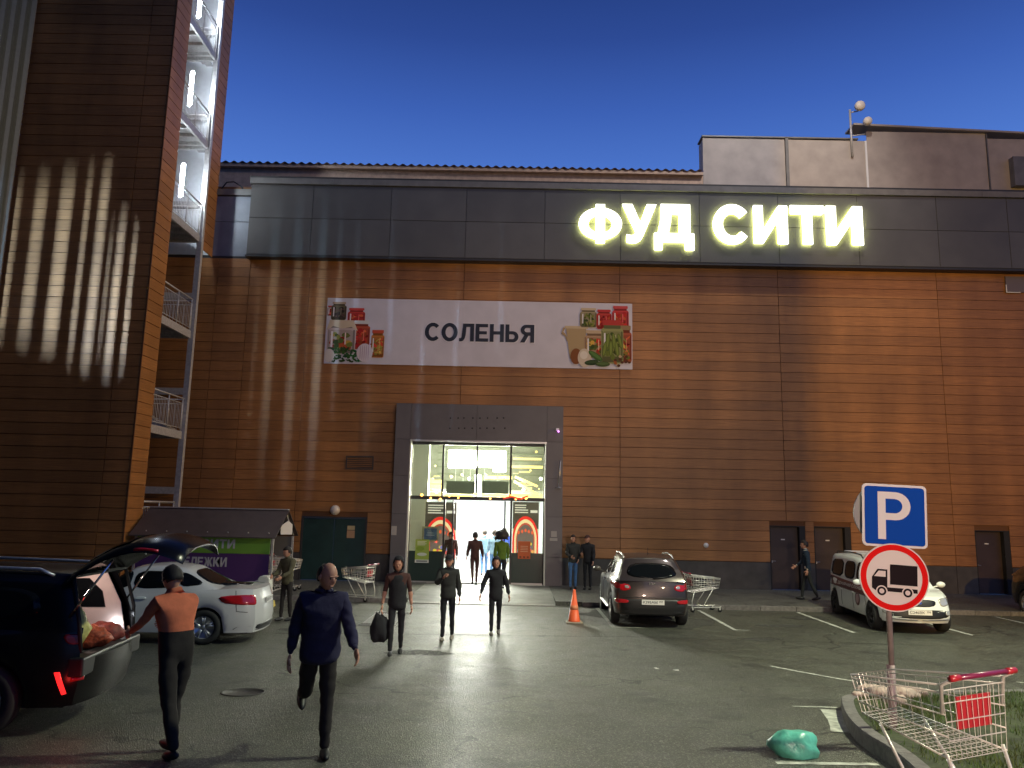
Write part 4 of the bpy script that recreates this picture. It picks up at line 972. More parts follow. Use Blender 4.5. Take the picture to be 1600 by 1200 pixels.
class Car:
    def __init__(s, name, label, cat, loc, heading, spec, paint, group=None):
        s.sp = spec; L, Wd, H = spec['L'], spec['W'], spec['H']; s.L, s.W, s.H = L, Wd, H
        s.root = thing(name, label, cat, loc, heading, group)
        s.ax = spec['axles']; R = spec.get('R', .33); s.R = R
        sill = spec.get('sill', .24); belt = spec['belt']; wa = R*1.16
        def zb(y, side):
            z = sill
            if side:
                for ay in s.ax:
                    d = abs(y-ay)
                    if d < wa: z = max(z, R+sqrt(max(0, wa*wa-d*d)))
            return z
        wp = [(0, .955), (.15, .985), (.35, 1), (.65, .995), (.85, .97), (1, .93)]
        pf = spec.get('nose', [(0, -.06), (.25, 0), (.5, -.02), (.8, -.08), (1, -.16)]); pr = spec.get('tail', [(0, .06), (.3, 0), (.6, .02), (.8, .05), (1, .09)])
        def z1(f, y, side):
            b = zb(y, side); t = interp(belt, y)
            return b+(t-b)*f
        v, f = loft([0, .04, .12, .22, .34, .46, .58, .70, .80, .88, .94, .98, 1], 64, 10, lambda k: -L/2+.10+interp(pr, k), lambda k: L/2-.16+interp(pf, k), lambda k: Wd/2*interp(wp, k), z1, .16, .10, .03)
        gh = spec['glass']  # base rear y, base front y, roof rear y, roof front y, roof halfwidth
        def yrg(k): return gh[0]+(gh[2]-gh[0])*k**spec.get('rear_pow', 1.1)
        def yfg(k): return gh[1]+(gh[3]-gh[1])*k
        def wg(k): return (Wd/2*.925)+(gh[4]-Wd/2*.925)*(k**1.3)-(.05*max(0, (k-.85)/.15)**2)
        def z2(k, y, side):
            b = interp(belt, y)-.04; t = H-.035-.05*((y-(gh[2]+gh[3])/2)/((gh[3]-gh[2])/2))**2*spec.get('rc', 1)
            return b+(t-b)*k
        v2, f2 = loft([0, .12, .25, .4, .55, .7, .82, .9, .96, 1], 40, 10, yrg, yfg, wg, z2, .10, spec.get('rb', .06), .035, .09)
        s.v, s.f, s.v2, s.f2 = v, f, v2, f2
        if spec.get('open'):
            def keep(fc, vv):
                c = sum((Vector(vv[i]) for i in fc), Vector())/len(fc)
                nn = (Vector(vv[fc[1]])-Vector(vv[fc[0]])).cross(Vector(vv[fc[2]])-Vector(vv[fc[1]]))
                nn.normalize()
                return not (c.y < -L/2+.55 and abs(nn.y) > .5 and abs(c.x) < Wd/2-.13 and c.z > .78) and not (abs(nn.z) > .6 and c.z < 1.15 and c.y < -.6 and abs(c.x) < .8)
            f = [q for q in f if keep(q, v)]; f2 = [q for q in f2 if keep(q, v2)]
        tube = MB(); tube.add(v, f, 0, True); tube.add(v2, f2, 0, True)
        s.body = smoothed(tube.build('body', paint, s.root), 38)
        s.bvh = BVHTree.FromPolygons([Vector(p) for p in v+v2], [tuple(q) for q in s.f]+[tuple(i+len(v) for i in q) for q in s.f2])
        u = MB(); u.box((-Wd/2+.22, -L/2+.25, sill-.03), (Wd/2-.22, L/2-.3, .72)) if not spec.get('open') else u.box((-Wd/2+.22, -L/2+.25, sill-.03), (Wd/2-.22, L/2-.3, .60))
        u.build('underbody', M_black, s.root)
        for ay in s.ax:
            for sx in (1, -1): s.wheel(sx, ay)
    def wheel(s, sx, ay):
        R = s.R; w = .21; x0 = sx*(s.W/2-.015)
        mb = MB(); prof = [(R*.66, -w/2), (R*.93, -w/2), (R, -w/2+.03), (R, w/2-.03), (R*.93, w/2), (R*.66, w/2), (R*.62, 0)]
        mb.lathe([(r, x0-sx*w/2+sx*h) for r, h in prof]+[], 28, (0, ay, R), 'x')
        wh = mb.build('wheel', M_rubber, s.root)
        mb = MB(); xo = x0-sx*.02
        for k in range(5):
            a = 2*pi*k/5+.3; d = Vector((0, cos(a), sin(a)))
            for da in (-.16, .16):
                e = Vector((0, cos(a+da), sin(a+da)))
                mb.tube([Vector((xo, ay, R))+d*.05, Vector((xo-sx*.01, ay, R))+e*R*.64], [.026, .02], 6)
        mb.lathe([(R*.60, x0-sx*.10), (R*.67, x0-sx*.012), (R*.63, x0-sx*.02), (R*.60, x0-sx*.06)], 28, (0, ay, R), 'x'); mb.cyl((xo+sx*.01, ay, R), (xo-sx*.05, ay, R), .05, 12)
        mb.build('rim', s.sp.get('rim', M_alu), wh)
        mb = MB(); mb.cyl((x0-sx*.14, ay, R), (x0-sx*.13, ay, R), R*.62, 20); mb.build('brake_disc', M_black, wh)
    def proj(s, u, w, face):
        """face: 'r','l' (u=y,w=z); 'f','b' (u=x,w=z); 't' (u=x,w=y)"""
        o, d = {'r': ((3, u, w), (-1, 0, 0)), 'l': ((-3, u, w), (1, 0, 0)), 'f': ((u, 5, w), (0, -1, 0)), 'b': ((u, -5, w), (0, 1, 0)), 't': ((u, w, 4), (0, 0, -1))}[face]
        h = s.bvh.ray_cast(Vector(o), Vector(d))
        if h[0] is None: return None
        n = h[1]; d = Vector(d)
        if n.dot(d) > 0: n = -n
        return h[0], n
    def patch(s, name, poly, face, m, off=.006, smooth=2, parent=None, rings=4, depth=.02):
        p = [Vector(q) for q in poly]
        for _ in range(smooth):
            q = []
            for i in range(len(p)): a, b = p[i], p[(i+1) % len(p)]; q += [a.lerp(b, .2), a.lerp(b, .8)]
            p = q
        q = []
        for i in range(len(p)):
            a, b = p[i], p[(i+1) % len(p)]; k = max(1, int((b-a).length/.09))
            q += [a.lerp(b, j/k) for j in range(k)]
        p = q; c = sum(p, Vector((0, 0)))/len(p); n = len(p); v = []; f = []; last = None
        def P(uv, o):
            nonlocal last
            h = s.proj(uv[0], uv[1], face)
            if h is None: return last or Vector((0, 0, 0))
            last = h[0]+h[1]*o; return last
        for r in range(rings+1):
            k = 1-r/(rings+.6)
            for uv in p: v.append(P(c+(uv-c)*k, off))
        v.append(P(c, off)); T = len(v)-1
        for r in range(rings):
            for i in range(n): f.append((r*n+i, r*n+(i+1) % n, (r+1)*n+(i+1) % n, (r+1)*n+i))
        f += [(rings*n+i, rings*n+(i+1) % n, T) for i in range(n)]
        b0 = len(v)
        for uv in p: v.append(P(c+(uv-c), -depth))
        f += [(b0+i, b0+(i+1) % n, (i+1) % n, i) for i in range(n)]
        mb = MB(); mb.add(v, f, 0, True); return mb.build(name, m, parent or s.body)
    def seam(s, pts, face, w=.007, parent=None, name='panel_gap'):
        ps = []
        for a, b in zip(pts[:-1], pts[1:]):
            a, b = Vector(a), Vector(b); k = max(1, int((b-a).length/.08)); ps += [a.lerp(b, j/k) for j in range(k)]
        ps.append(Vector(pts[-1])); out = []
        for q in ps:
            h = s.proj(q.x, q.y, face)
            if h: out.append(h[0]+h[1]*.0005)
        mb = MB(); mb.tube(out, w, 4); return mb.build(name, M_black, parent or s.body)
    def text(s, txt, face, box, m, flip=False, off=.008):
        me = glyph_mesh(txt, .02); bm = bmesh.new(); bm.from_mesh(me); bmesh.ops.triangulate(bm, faces=bm.faces)
        xs = [v.co.x for v in bm.verts]; ys = [v.co.y for v in bm.verts]; a0, a1, b0, b1 = min(xs), max(xs), min(ys), max(ys)
        for v in bm.verts:
            t = (v.co.x-a0)/(a1-a0); t = 1-t if flip else t
            h = s.proj(box[0]+t*(box[2]-box[0]), box[1]+(v.co.y-b0)/(b1-b0)*(box[3]-box[1]), face)
            if h: v.co = h[0]+h[1]*off
        bm.to_mesh(me); bm.free(); me.materials.clear(); me.materials.append(m)
        return inst(me, 'lettering', s.body)
    def mirrors(s, m, y, z):
        for sx in (1, -1):
            mb = MB(); mb.ball((sx*(s.W/2+.11), y, z), (.11, .055, .075), 12); mb.tube([(sx*(s.W/2-.08), y, z-.07), (sx*(s.W/2+.06), y, z-.03)], .02, 6); mb.build('mirror', m, s.root)
    def plate(s, face, z, txt, y_at=0, w=.52, x0=0):
        h = s.proj(x0, z, face); yy = h[0].y+(-.012 if face == 'b' else .012); sg = -1 if face == 'b' else 1
        mb = MB(); mb.box((x0-w/2, yy, z-.056), (x0+w/2, yy+sg*.008, z+.056)); p = mb.build('number_plate', mat('plate_white', (.72, .70, .66), .5), s.body)
        y2 = yy+sg*.0095; fr = ((x0-w/2*(-sg)*-1 if False else (x0-w/2 if face == 'b' else x0+w/2), y2, z-.056), (1, 0, 0) if face == 'b' else (-1, 0, 0), (0, 0, 1))
        text_obj('plate_text', txt[0], M_ink, p, (.03, .025, .36, .088), .01, 0, fr); text_obj('plate_region', txt[1], M_ink, p, (.40, .045, .49, .09), .01, 0, fr)
        return p
def paintm(name, col, rough=.25, metal=0, coat=.6): return mat(name, col, rough, metal, coat=coat, spec=.5, var=.04, vscale=2)
M_cglass = mat('car_glass', (.005, .006, .007), .12, spec=.14)
M_red = mat('tail_lamp_red', (.45, .01, .015), .12, coat=.8)
M_clearlamp = mat('lamp_clear', (.55, .55, .52), .12, metal=.4, coat=1)
M_liner = mat('arch_liner', (.006, .006, .006), .9)

# ---- brown-grey crossover parked nose-in, seen from behind
def sportage_spec(): return dict(L=4.44, W=1.855, H=1.635, R=.355, axles=(-1.30, 1.34), sill=.30,
    belt=[(-2.3, 1.10), (-1.2, 1.12), (0, 1.06), (1.0, 1.02), (1.6, .98), (2.2, .82)], glass=(-2.10, 1.25, -1.68, .30, .64), tail=[(0, .05), (.25, -.0), (.5, .0), (.75, .03), (1, .08)], rear_pow=1.3)
A = gp(965, 973); Bq = gp(1064, 978)
cx = (A.x+Bq.x)/2+.02
c = Car('parked_crossover', 'dark grey-brown crossover car parked nose-in beside the traffic cone, rear facing us', 'car', (cx, 20.62, 0), radians(-1.5), sportage_spec(), paintm('crossover_paint', (.050, .038, .035), .30, .4))
c.patch('rear_window', [(-.62, 1.14), (.62, 1.14), (.50, 1.46), (-.50, 1.46)], 'b', M_cglass)
c.patch('tail_light', [(-.90, 1.03), (-.52, .98), (-.50, .88), (-.66, .83), (-.91, .90)], 'b', M_red); c.patch('tail_light', [(.90, 1.03), (.52, .98), (.50, .88), (.66, .83), (.91, .90)], 'b', M_red)
c.patch('reverse_lens', [(-.64, .965), (-.54, .955), (-.54, .90), (-.64, .90)], 'b', M_clearlamp, .012); c.patch('reverse_lens', [(.64, .965), (.54, .955), (.54, .90), (.64, .90)], 'b', M_clearlamp, .012)
c.patch('rear_bumper', [(-.93, .66), (.93, .66), (.93, .30), (-.93, .30)], 'b', M_black, .008, 1)
for sx in (1, -1): c.patch('fog_lens', [(sx*.86, .66), (sx*.56, .64), (sx*.56, .57), (sx*.86, .56)], 'b', M_red, .016)
c.plate('b', .60, ('К395АМ', '197')); c.seam([(-.78, .70), (-.78, 1.1)], 'b'); c.seam([(.78, .70), (.78, 1.1)], 'b'); c.seam([(-.78, .70), (.78, .70)], 'b')
w = MB(); w.tube([c.proj(.02, 1.13, 'b')[0]+Vector((0, -.03, 0)), c.proj(.36, 1.17, 'b')[0]+Vector((0, -.03, 0))], .014, 6); w.build('rear_wiper', M_black, c.body)
me = text_obj('badge', 'KIA', M_chrome, c.body, (-.08, 0, .08, .05), .01, 0, ((0, c.proj(0, 1.0, 'b')[0].y-.015, .985), (1, 0, 0), (0, 0, 1)))
for face in 'lr':
    c.patch('side_window', [(.95, 1.10), (.28, 1.10), (.18, 1.48), (.42, 1.50)], face, M_cglass); c.patch('side_window', [(.20, 1.10), (-.70, 1.13), (-.72, 1.48), (.10, 1.49)], face, M_cglass); c.patch('side_window', [(-.80, 1.14), (-1.45, 1.20), (-1.20, 1.44), (-.82, 1.47)], face, M_cglass)
    c.seam([(.25, .34), (.24, 1.1)], face); c.seam([(-.75, .5), (-.74, 1.1)], face); c.seam([(1.1, .36), (1.15, 1.0)], face)
    for y in (.05, -.95): c.patch('door_handle', [(y, .965), (y-.2, .965), (y-.2, .93), (y, .93)], face, M_chrome, .03, 1)
    c.patch('sill_step', [(.9, .36), (-.85, .36), (-.85, .31), (.9, .31)], face, M_alu, .05, 1)
    sx = -1 if face == 'l' else 1
    rr = MB(); pts = [c.proj(sx*.60, y, 't')[0]+Vector((0, 0, dz)) for y, dz in ((-1.45, .0), (-1.3, .05), (-.6, .06), (0, .05), (.15, 0))]; rr.tube(pts, .02, 8); rr.build('roof_rail', M_alu, c.body)
c.mirrors(c.sp and paintm('mirror_paint', (.1, .09, .08)), .92, 1.12)
an_ = MB(); an_.tube([(0, -1.35, 1.62), (0, -1.45, 1.80)], .006, 5); an_.build('aerial', M_black, c.root)

# ---- white estate van of the duty service
M_maroon = mat('maroon_stripe', (.10, .012, .018), .35, coat=.5); M_vw = paintm('white_van_paint', (.80, .84, .80), .3)
A = gp(1308, 957); Bq = gp(1372, 984)
def largus_spec(): return dict(L=4.47, W=1.75, H=1.66, R=.325, axles=(-1.44, 1.46), sill=.26, rim=M_black,
    belt=[(-2.3, 1.02), (0, 1.0), (1.0, .98), (1.35, .97), (1.75, .90), (2.2, .76)], glass=(-2.18, 1.42, -2.06, .42, .71), rc=.5, tail=[(0, .05), (.3, 0), (1, .02)])
hd = math.atan2(-(Bq.x-A.x), (Bq.y-A.y))
f_ = Vector((Bq.x-A.x, Bq.y-A.y)).normalized(); rgt = Vector((f_.y, -f_.x))     # heading and its right side
ctr = (A.xy+Bq.xy)/2+(-rgt if rgt.x < 0 else rgt)*-.0
side = Vector((1, 0)); ctr = (A.xy+Bq.xy)/2+Vector((-f_.y, f_.x))*(.86)*(1 if -f_.y > 0 else -1)
c = Car('duty_service_van', 'white estate van with a maroon stripe parked nose-out behind the road signs', 'van', (ctr.x-.12, ctr.y, 0), hd, largus_spec(), M_vw)
c.patch('windscreen', [(-.70, 1.05), (.70, 1.05), (.58, 1.52), (-.58, 1.52)], 'f', M_cglass)
c.patch('grille', [(-.42, .78), (.42, .78), (.36, .62), (-.36, .62)], 'f', M_black); c.patch('lower_grille', [(-.74, .56), (.74, .56), (.64, .36), (-.64, .36)], 'f', M_black)
c.patch('badge', [(-.07, .73), (.07, .73), (.07, .67), (-.07, .67)], 'f', M_chrome, .02)
for sx in (1, -1):
    c.patch('headlight', [(sx*.46, .80), (sx*.80, .83), (sx*.80, .68), (sx*.52, .62)], 'f', M_clearlamp, .01); c.patch('fog_lamp', [(sx*.62, .54), (sx*.76, .54), (sx*.74, .44), (sx*.60, .44)], 'f', M_clearlamp, .012)
    c.patch('splitter_trim', [(sx*.05, .34), (sx*.7, .36), (sx*.7, .33), (sx*.05, .31)], 'f', M_alu, .012, 1)
c.plate('f', .50, ('С246ВК', '799'))
for face in 'lr':
    c.patch('side_window', [(1.12, 1.04), (.32, 1.04), (.30, 1.50), (.50, 1.50)], face, M_cglass); c.patch('side_window', [(.22, 1.04), (-.62, 1.04), (-.60, 1.50), (.20, 1.50)], face, M_cglass); c.patch('side_window', [(-.74, 1.04), (-1.85, 1.06), (-1.80, 1.47), (-.72, 1.51)], face, M_cglass, smooth=1)
    c.patch('stripe', [(1.9, .93), (-2.12, 1.03), (-2.12, .80), (1.9, .72)], face, M_maroon, .010, 0, rings=3)
    c.text('ДЕЖУРНАЯ СЛУЖБА', face, (-1.0, .83, 1.0, .92) if face == 'r' else (1.0, .83, -1.0, .92), M_white, False, .018)
    c.seam([(.27, .34), (.27, 1.0)], face); c.seam([(-.68, .34), (-.68, 1.0)], face); c.seam([(1.1, .36), (1.2, .95)], face)
    n = 24; c.patch('emblem', [(.62+.17*cos(2*pi*i/n), .62+.17*sin(2*pi*i/n)) for i in range(n)], face, M_maroon, .008, 0); c.patch('emblem_centre', [(.62+.11*cos(2*pi*i/n), .62+.11*sin(2*pi*i/n)) for i in range(n)], face, mat('emblem_pink', (.45, .3, .3), .5), .012, 0)
    for y in (.16, -.86): c.patch('door_handle', [(y+.2, .76), (y, .76), (y, .72), (y+.2, .72)], face, M_vw, .03, 1)
    sx = -1 if face == 'l' else 1
    rr = MB(); pts = [c.proj(sx*.60, y, 't')[0]+Vector((0, 0, dz)) for y, dz in ((-1.85, 0), (-1.7, .07), (-.6, .08), (.2, .07), (.35, 0))]; rr.tube(pts, .018, 8); rr.build('roof_rail', M_black, c.body)
rr = MB(); rr.box((-.6, -.2, 1.70), (.6, -.14, 1.73)); rr.box((-.6, -1.2, 1.70), (.6, -1.14, 1.73)); rr.build('roof_bar', M_alu, c.root)
c.mirrors(M_vw, 1.02, 1.05)

# ---- dark car, mostly outside the frame on the right
A = gp(1592, 963)
c = Car('parked_dark_car', 'black car at the right edge of the photo, one alloy wheel showing', 'car', (A.x+1.15, A.y-1.30, 0), radians(180), dict(sportage_spec(), H=1.5), paintm('black_paint', (.008, .008, .009), .2), None)
for face in 'lr':
    c.patch('side_window', [(.95, 1.10), (.28, 1.10), (.20, 1.36), (.42, 1.38)], face, M_cglass); c.patch('side_window', [(.20, 1.10), (-.70, 1.13), (-.70, 1.36), (.12, 1.37)], face, M_cglass)
for sx in (1, -1): c.patch('headlight', [(sx*.55, .85), (sx*.86, .9), (sx*.86, .75), (sx*.6, .72)], 'f', M_clearlamp)

# ---- white saloon
def sedan_spec(): return dict(L=4.48, W=1.71, H=1.46, R=.32, axles=(-1.20, 1.40), sill=.22,
    belt=[(-2.3, 1.00), (-1.7, 1.04), (-1.2, 1.00), (0, .95), (1.0, .92), (1.4, .90), (2.2, .72)], glass=(-1.72, 1.30, -.72, .28, .58), rear_pow=1.0, tail=[(0, .04), (.3, -.0), (.6, .02), (1, .10)])
P = gp(404, 1008)
c = Car('white_saloon', 'white saloon car with a red tail light parked beyond the open black car', 'car', (P.x-2.30, P.y+.62, 0), radians(94), sedan_spec(), paintm('white_paint', (.62, .61, .60), .25))
c.patch('rear_window', [(-.58, 1.06), (.58, 1.06), (.46, 1.34), (-.46, 1.34)], 'b', M_cglass)
for sx in (1, -1): c.patch('tail_light', [(sx*.62, .92), (sx*.84, .92), (sx*.84, .74), (sx*.66, .73)], 'b', M_red, .008)
c.patch('chrome_lamp', [(.72, .92), (.84, .92), (.84, .80), (.74, .80)], 'b', M_clearlamp, .014)
for face in 'lr':
    c.patch('side_window', [(1.0, 1.0), (.26, 1.01), (.24, 1.32), (.42, 1.33)], face, M_cglass); c.patch('side_window', [(.20, 1.01), (-.62, 1.04), (-.56, 1.33), (.18, 1.34)], face, M_cglass); c.patch('side_window', [(-.68, 1.05), (-1.15, 1.10), (-.78, 1.30), (-.62, 1.32)], face, M_cglass)
    c.seam([(.23, .3), (.23, 1.0)], face); c.seam([(-.66, .5), (-.64, 1.03)], face); c.seam([(1.05, .3), (1.1, .93)], face); c.seam([(-1.75, 1.0), (-1.80, .62), (-2.0, .60)], face)
    for y in (.1, -.85): c.patch('door_handle', [(y, .86), (y-.2, .87), (y-.2, .83), (y, .82)], face, M_vw, .03, 1)
    c.patch('side_mark', [(-1.5, .5), (-1.52, .5), (-1.52, .48), (-1.5, .48)], face, M_red, .004, 0, rings=1)
c.patch('rear_bumper_trim', [(-.8, .36), (.8, .36), (.8, .25), (-.8, .25)], 'b', M_black)
c.plate('b', .78, ('М507ТР', '750')); c.mirrors(M_vw, .98, .98)

# ---- black SUV with raised tailgate
def suv_spec(): return dict(L=4.75, W=1.88, H=1.72, R=.37, axles=(-1.35, 1.45), sill=.30, open=True,
    belt=[(-2.3, 1.10), (0, 1.08), (1.0, 1.06), (1.6, 1.02), (2.3, .85)], glass=(-2.22, 1.40, -2.02, .35, .68), rc=.7, tail=[(0, .05), (.3, 0), (1, .02)])
M_blk = mat('black_suv_paint', (.004, .004, .005), .24, spec=.35)
d1_ = 8.55; P0 = at(128, 1000, d1_)
ang = radians(90+6.5)     # heading: left and a touch towards us
hv = Vector((-sin(ang), cos(ang))); lv = Vector((-cos(ang), -sin(ang)))   # forward, left (towards us)
gz = g(P0.x-.5, d1_)
# near rear corner = ctr - hv*2.3 + lv*.9
ctr = Vector((P0.x, d1_))+hv*2.30-lv*.86
c = Car('black_suv', 'black SUV with its tailgate raised over a loaded boot, at the left edge', 'car', (ctr.x, ctr.y, gz-.01), ang, suv_spec(), M_blk)
c.root.rotation_euler = (radians(0), 0, ang)
SUV = c
for face in 'lr':
    c.patch('side_window', [(1.0, 1.14), (.30, 1.14), (.26, 1.55), (.44, 1.56)], face, M_cglass); c.patch('side_window', [(.22, 1.14), (-.75, 1.15), (-.74, 1.56), (.18, 1.56)], face, M_cglass)
    if face == 'l': c.patch('side_window', [(-.85, 1.16), (-1.85, 1.22), (-1.75, 1.50), (-.84, 1.55)], face, M_cglass)
    c.seam([(.26, .38), (.26, 1.1)], face); c.seam([(-.80, .5), (-.80, 1.1)], face)
    sx = -1 if face == 'l' else 1
    rr = MB(); pts = [c.proj(sx*.64, y, 't')[0]+Vector((0, 0, dz)) for y, dz in ((-1.85, 0), (-1.7, .05), (-.6, .06), (.2, .05), (.3, 0))]; rr.tube(pts, .02, 8); rr.build('roof_rail', M_alu, c.body)
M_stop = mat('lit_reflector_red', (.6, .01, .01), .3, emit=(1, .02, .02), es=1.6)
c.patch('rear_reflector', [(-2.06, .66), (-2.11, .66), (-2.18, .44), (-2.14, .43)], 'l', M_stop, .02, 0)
c.patch('tail_light', [(-2.08, 1.04), (-2.25, 1.04), (-2.25, .93), (-2.14, .94)], 'l', mat('tail_lamp_dark', (.10, .004, .005), .2), .008)
c.patch('rear_reflector', [(-.82, .60), (-.72, .60), (-.72, .56), (-.82, .56)], 'b', M_red, .02, 0)
M_trimb = mat('boot_trim_beige', (.62, .50, .44), .7, var=.08, vscale=5); M_carp = mat('boot_carpet', (.03, .028, .026), .95)
# lining
def sp(name, mb, m, bevel=0): return mb.build(name, m, c.root, None, bevel)
mb = MB(); mb.box((-.80, -2.18, .74), (.80, -.7, .78)); sp('boot_floor', mb, M_carp)
def trimx(pts, dx):
    mb_ = MB(); mb_.prism([(y, z) for y, z in pts], 'x', 0, .02); mb_.v = [(x+.80-.16*(z-.8)/.8+dx, y, z) for x, y, z in mb_.v]; return mb_
mb = trimx([(-2.16, .80), (-.9, .80), (-.9, 1.58), (-1.93, 1.58), (-2.10, 1.2)], -.03); far = sp('boot_side_trim', mb, M_trimb)
mb = trimx([(-1.92, 1.14), (-1.0, 1.14), (-1.0, 1.48), (-1.72, 1.50), (-1.88, 1.34)], -.045); mb.build('quarter_window', M_cglass, far)
mb = MB(); mb.box((-.60, -1.96, 1.60), (.60, -.7, 1.62)); sp('headliner', mb, M_trimb)
mb = MB(); mb.box((-.74, -.95, .80), (.74, -.80, 1.35)); sp('seat_back', mb, M_carp, .04)
mb = MB(); mb.box((-.84, -2.33, .60), (.84, -2.17, .80)); sp('boot_sill', mb, M_black, .02)
mb = MB(); mb.tube([(.76, -2.26, .84), (.79, -2.23, 1.15), (.74, -2.10, 1.62), (-.74, -2.10, 1.64), (-.79, -2.23, 1.15), (-.76, -2.26, .84)], .022, 8); sp('door_seal', mb, M_rubber)
mb = MB(); mb.tube([(.70, -1.55, 1.30), (.55, -1.75, .86)], [.03, .03], 6); mb.tube([(.70, -1.50, 1.31), (.70, -1.62, 1.29)], .03, 6); sp('seat_belt', mb, mat('belt_grey', (.12, .07, .06), .8))
# raised tailgate: curved shell hinged at the roof edge
n1, n2 = 14, 12; vo = []; fo = []
def gate(u, w_, t):
    """u 0..1 from hinge to lip, w_ -1..1 across"""
    yy = -2.00-1.27*u; zz = 1.70+.52*sin(u*1.9)-.22*u*u
    hw = .74+.12*sin(u*pi*.8)-.05*u**6
    zz -= .07*w_*w_+.10*abs(w_)**6
    return Vector((hw*w_, yy+.03*w_*w_, zz-t))
for t in (0, .07):
    for i in range(n1+1):
        for j in range(n2+1): vo.append(gate(i/n1, -1+2*j/n2, t*(1 if 0 < i < n1 and 0 < j < n2 else .25)))
N_ = (n1+1)*(n2+1)
for k in (0, 1):
    for i in range(n1):
        for j in range(n2):
            a = k*N_+i*(n2+1)+j; fo.append((a, a+1, a+n2+2, a+n2+1))
for i in range(n1):
    for j in (0, n2): a = i*(n2+1)+j; fo.append((a, a+n2+1, a+n2+1+N_, a+N_))
for j in range(n2):
    for i in (0, n1): a = i*(n2+1)+j; fo.append((a, a+1, a+1+N_, a+N_))
mb = MB(); mb.add(vo, fo, 0, True); tg = smoothed(mb.build('tailgate', M_blk, c.root), 60)
vv = []; ff = []
for i in range(9):
    for j in range(9): vv.append(gate(.10+.40*i/8, -.78+1.56*j/8, -.012))
for i in range(8):
    for j in range(8): a = i*9+j; ff.append((a, a+1, a+10, a+9))
mb = MB(); mb.add(vv, ff, 0, True); mb.build('rear_window', M_cglass, tg)
for s_ in (-1, 1):
    mb = MB(); mb.tube([gate(.60+.04*k, s_*.98, -.005) for k in range(6)], .02, 6); mb.build('tail_light', M_red, tg)
    mb = MB(); mb.tube([gate(.42, s_*.93, .08), Vector((s_*.80, -2.12, 1.22))], .013, 8); mb.build('gas_strut', M_chrome, tg)
for wv in (.3, .62): mb = MB(); mb.tube([gate(wv+.05*sin(k*pi/8), -.8+1.6*k/8, .085) for k in range(9)], .010, 6); mb.build('inner_trim_edge', M_alu, tg)
# boot load, each bag on its own
def lump(name, label, c0, r, m, cat, group=None, seed=1, n=18, amp=.22):
    rr = random.Random(seed); mb = MB(); mb.ball((0, 0, 0), 1.0, n); ph = [Vector((rr.uniform(-3, 3), rr.uniform(-3, 3), rr.uniform(-3, 3))) for _ in range(7)]
    vs = []
    for v in mb.v:
        p = Vector(v); k = 1+amp*sum(sin(2.6*p.dot(q)+i) for i, q in enumerate(ph))/3.5
        vs.append((p.x*r[0]*k, p.y*r[1]*k, max(-r[2]*.8, p.z*r[2]*k)))
    mb.v = vs; o = mb.build(name, m); o.location = c0
    if label: tag(o, label, cat, group)
    return o
def suvw(x, y, z):
    cc, ss = cos(ang), sin(ang); return Vector((ctr.x+x*cc-y*ss, ctr.y+x*ss+y*cc, gz-.01+z))
M_yel = mat('yellow_bag', (.55, .50, .16), .6, var=.3, vscale=14, bump=.5, bscale=9); M_net = mat('orange_net', (.42, .07, .025), .6, var=.5, vscale=30, bump=.6, bscale=30)
lump('yellow_bag', 'crumpled pale yellow bag standing in the open boot of the black SUV', suvw(-.50, -2.02, 1.0), (.17, .15, .24), M_yel, 'bag', seed=3)
lump('net_bag', 'orange-red net bag of vegetables in the middle of the open boot', suvw(-.12, -2.08, .90), (.24, .17, .14), M_net, 'bag', seed=5)
lump('net_bag', 'dark red net bag at the far side of the open boot', suvw(.36, -2.05, .88), (.24, .16, .12), mat('red_net', (.22, .03, .02), .6, var=.5, vscale=30), 'bag', seed=8)
mb = MB(); mb.ball(tuple(Vector((.68, -2.06, .93))), .035, 10); sp('boot_lamp', mb, mat('boot_lamp_glow', (1, 1, 1), .4, emit=(.85, .9, 1), es=30))
mb = MB(); mb.ball((-.30, -1.95, 1.02), .028, 10); sp('boot_lamp', mb, mat('boot_lamp_glow2', (1, 1, 1), .4, emit=(.85, .9, 1), es=20))
def glow(name, loc, power, col, size):
    l = bpy.data.lights.new(name, 'POINT'); l.energy = power; l.color = col; l.shadow_soft_size = size; o = bpy.data.objects.new(name, l); COL.objects.link(o); o.location = loc
glow('boot_light', suvw(.1, -1.75, 1.45), 9, (1, .80, .74), .05)
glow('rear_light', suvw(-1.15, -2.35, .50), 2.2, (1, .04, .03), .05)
# ================================================================== PEOPLE
def mkskin(name, verts, edges, radii, sub=2):
    me = bpy.data.meshes.new(name); me.from_pydata(verts, edges, []); o = bpy.data.objects.new(name, me); COL.objects.link(o)
    o.modifiers.new('skin', 'SKIN'); sd = o.modifiers.new('sub', 'SUBSURF'); sd.levels = sub; sd.render_levels = sub
    for i, r in enumerate(radii):
        sv = me.skin_vertices[0].data[i]; sv.radius = r if isinstance(r, tuple) else (r, r); sv.use_root = (i == 0)
    dg = bpy.context.evaluated_depsgraph_get(); dg.update()
    out = bpy.data.meshes.new_from_object(o.evaluated_get(dg)); bpy.data.objects.remove(o); bpy.data.meshes.remove(me)
    for p in out.polygons: p.use_smooth = True
    return out
M_skin = mat('skin', (.50, .25, .165), .55, var=.08, vscale=20)
def folds(me, amp, sc=9.0, seed=0.0):
    me.update()
    for v in me.vertices:
        c = v.co; n = v.normal.copy()
        q = mnoise.noise(Vector((c.x*sc+seed, c.y*sc, c.z*sc*1.7)))+.5*mnoise.noise(Vector((c.x*sc*2.3, c.y*sc*2.3+seed, c.z*sc*3.5)))
        v.co = c+n*(q*amp)
def seg_d(p, a, b):
    ab = b-a; t = max(0, min(1, (p-a).dot(ab)/max(1e-9, ab.length_squared))); return (p-a-ab*t).length
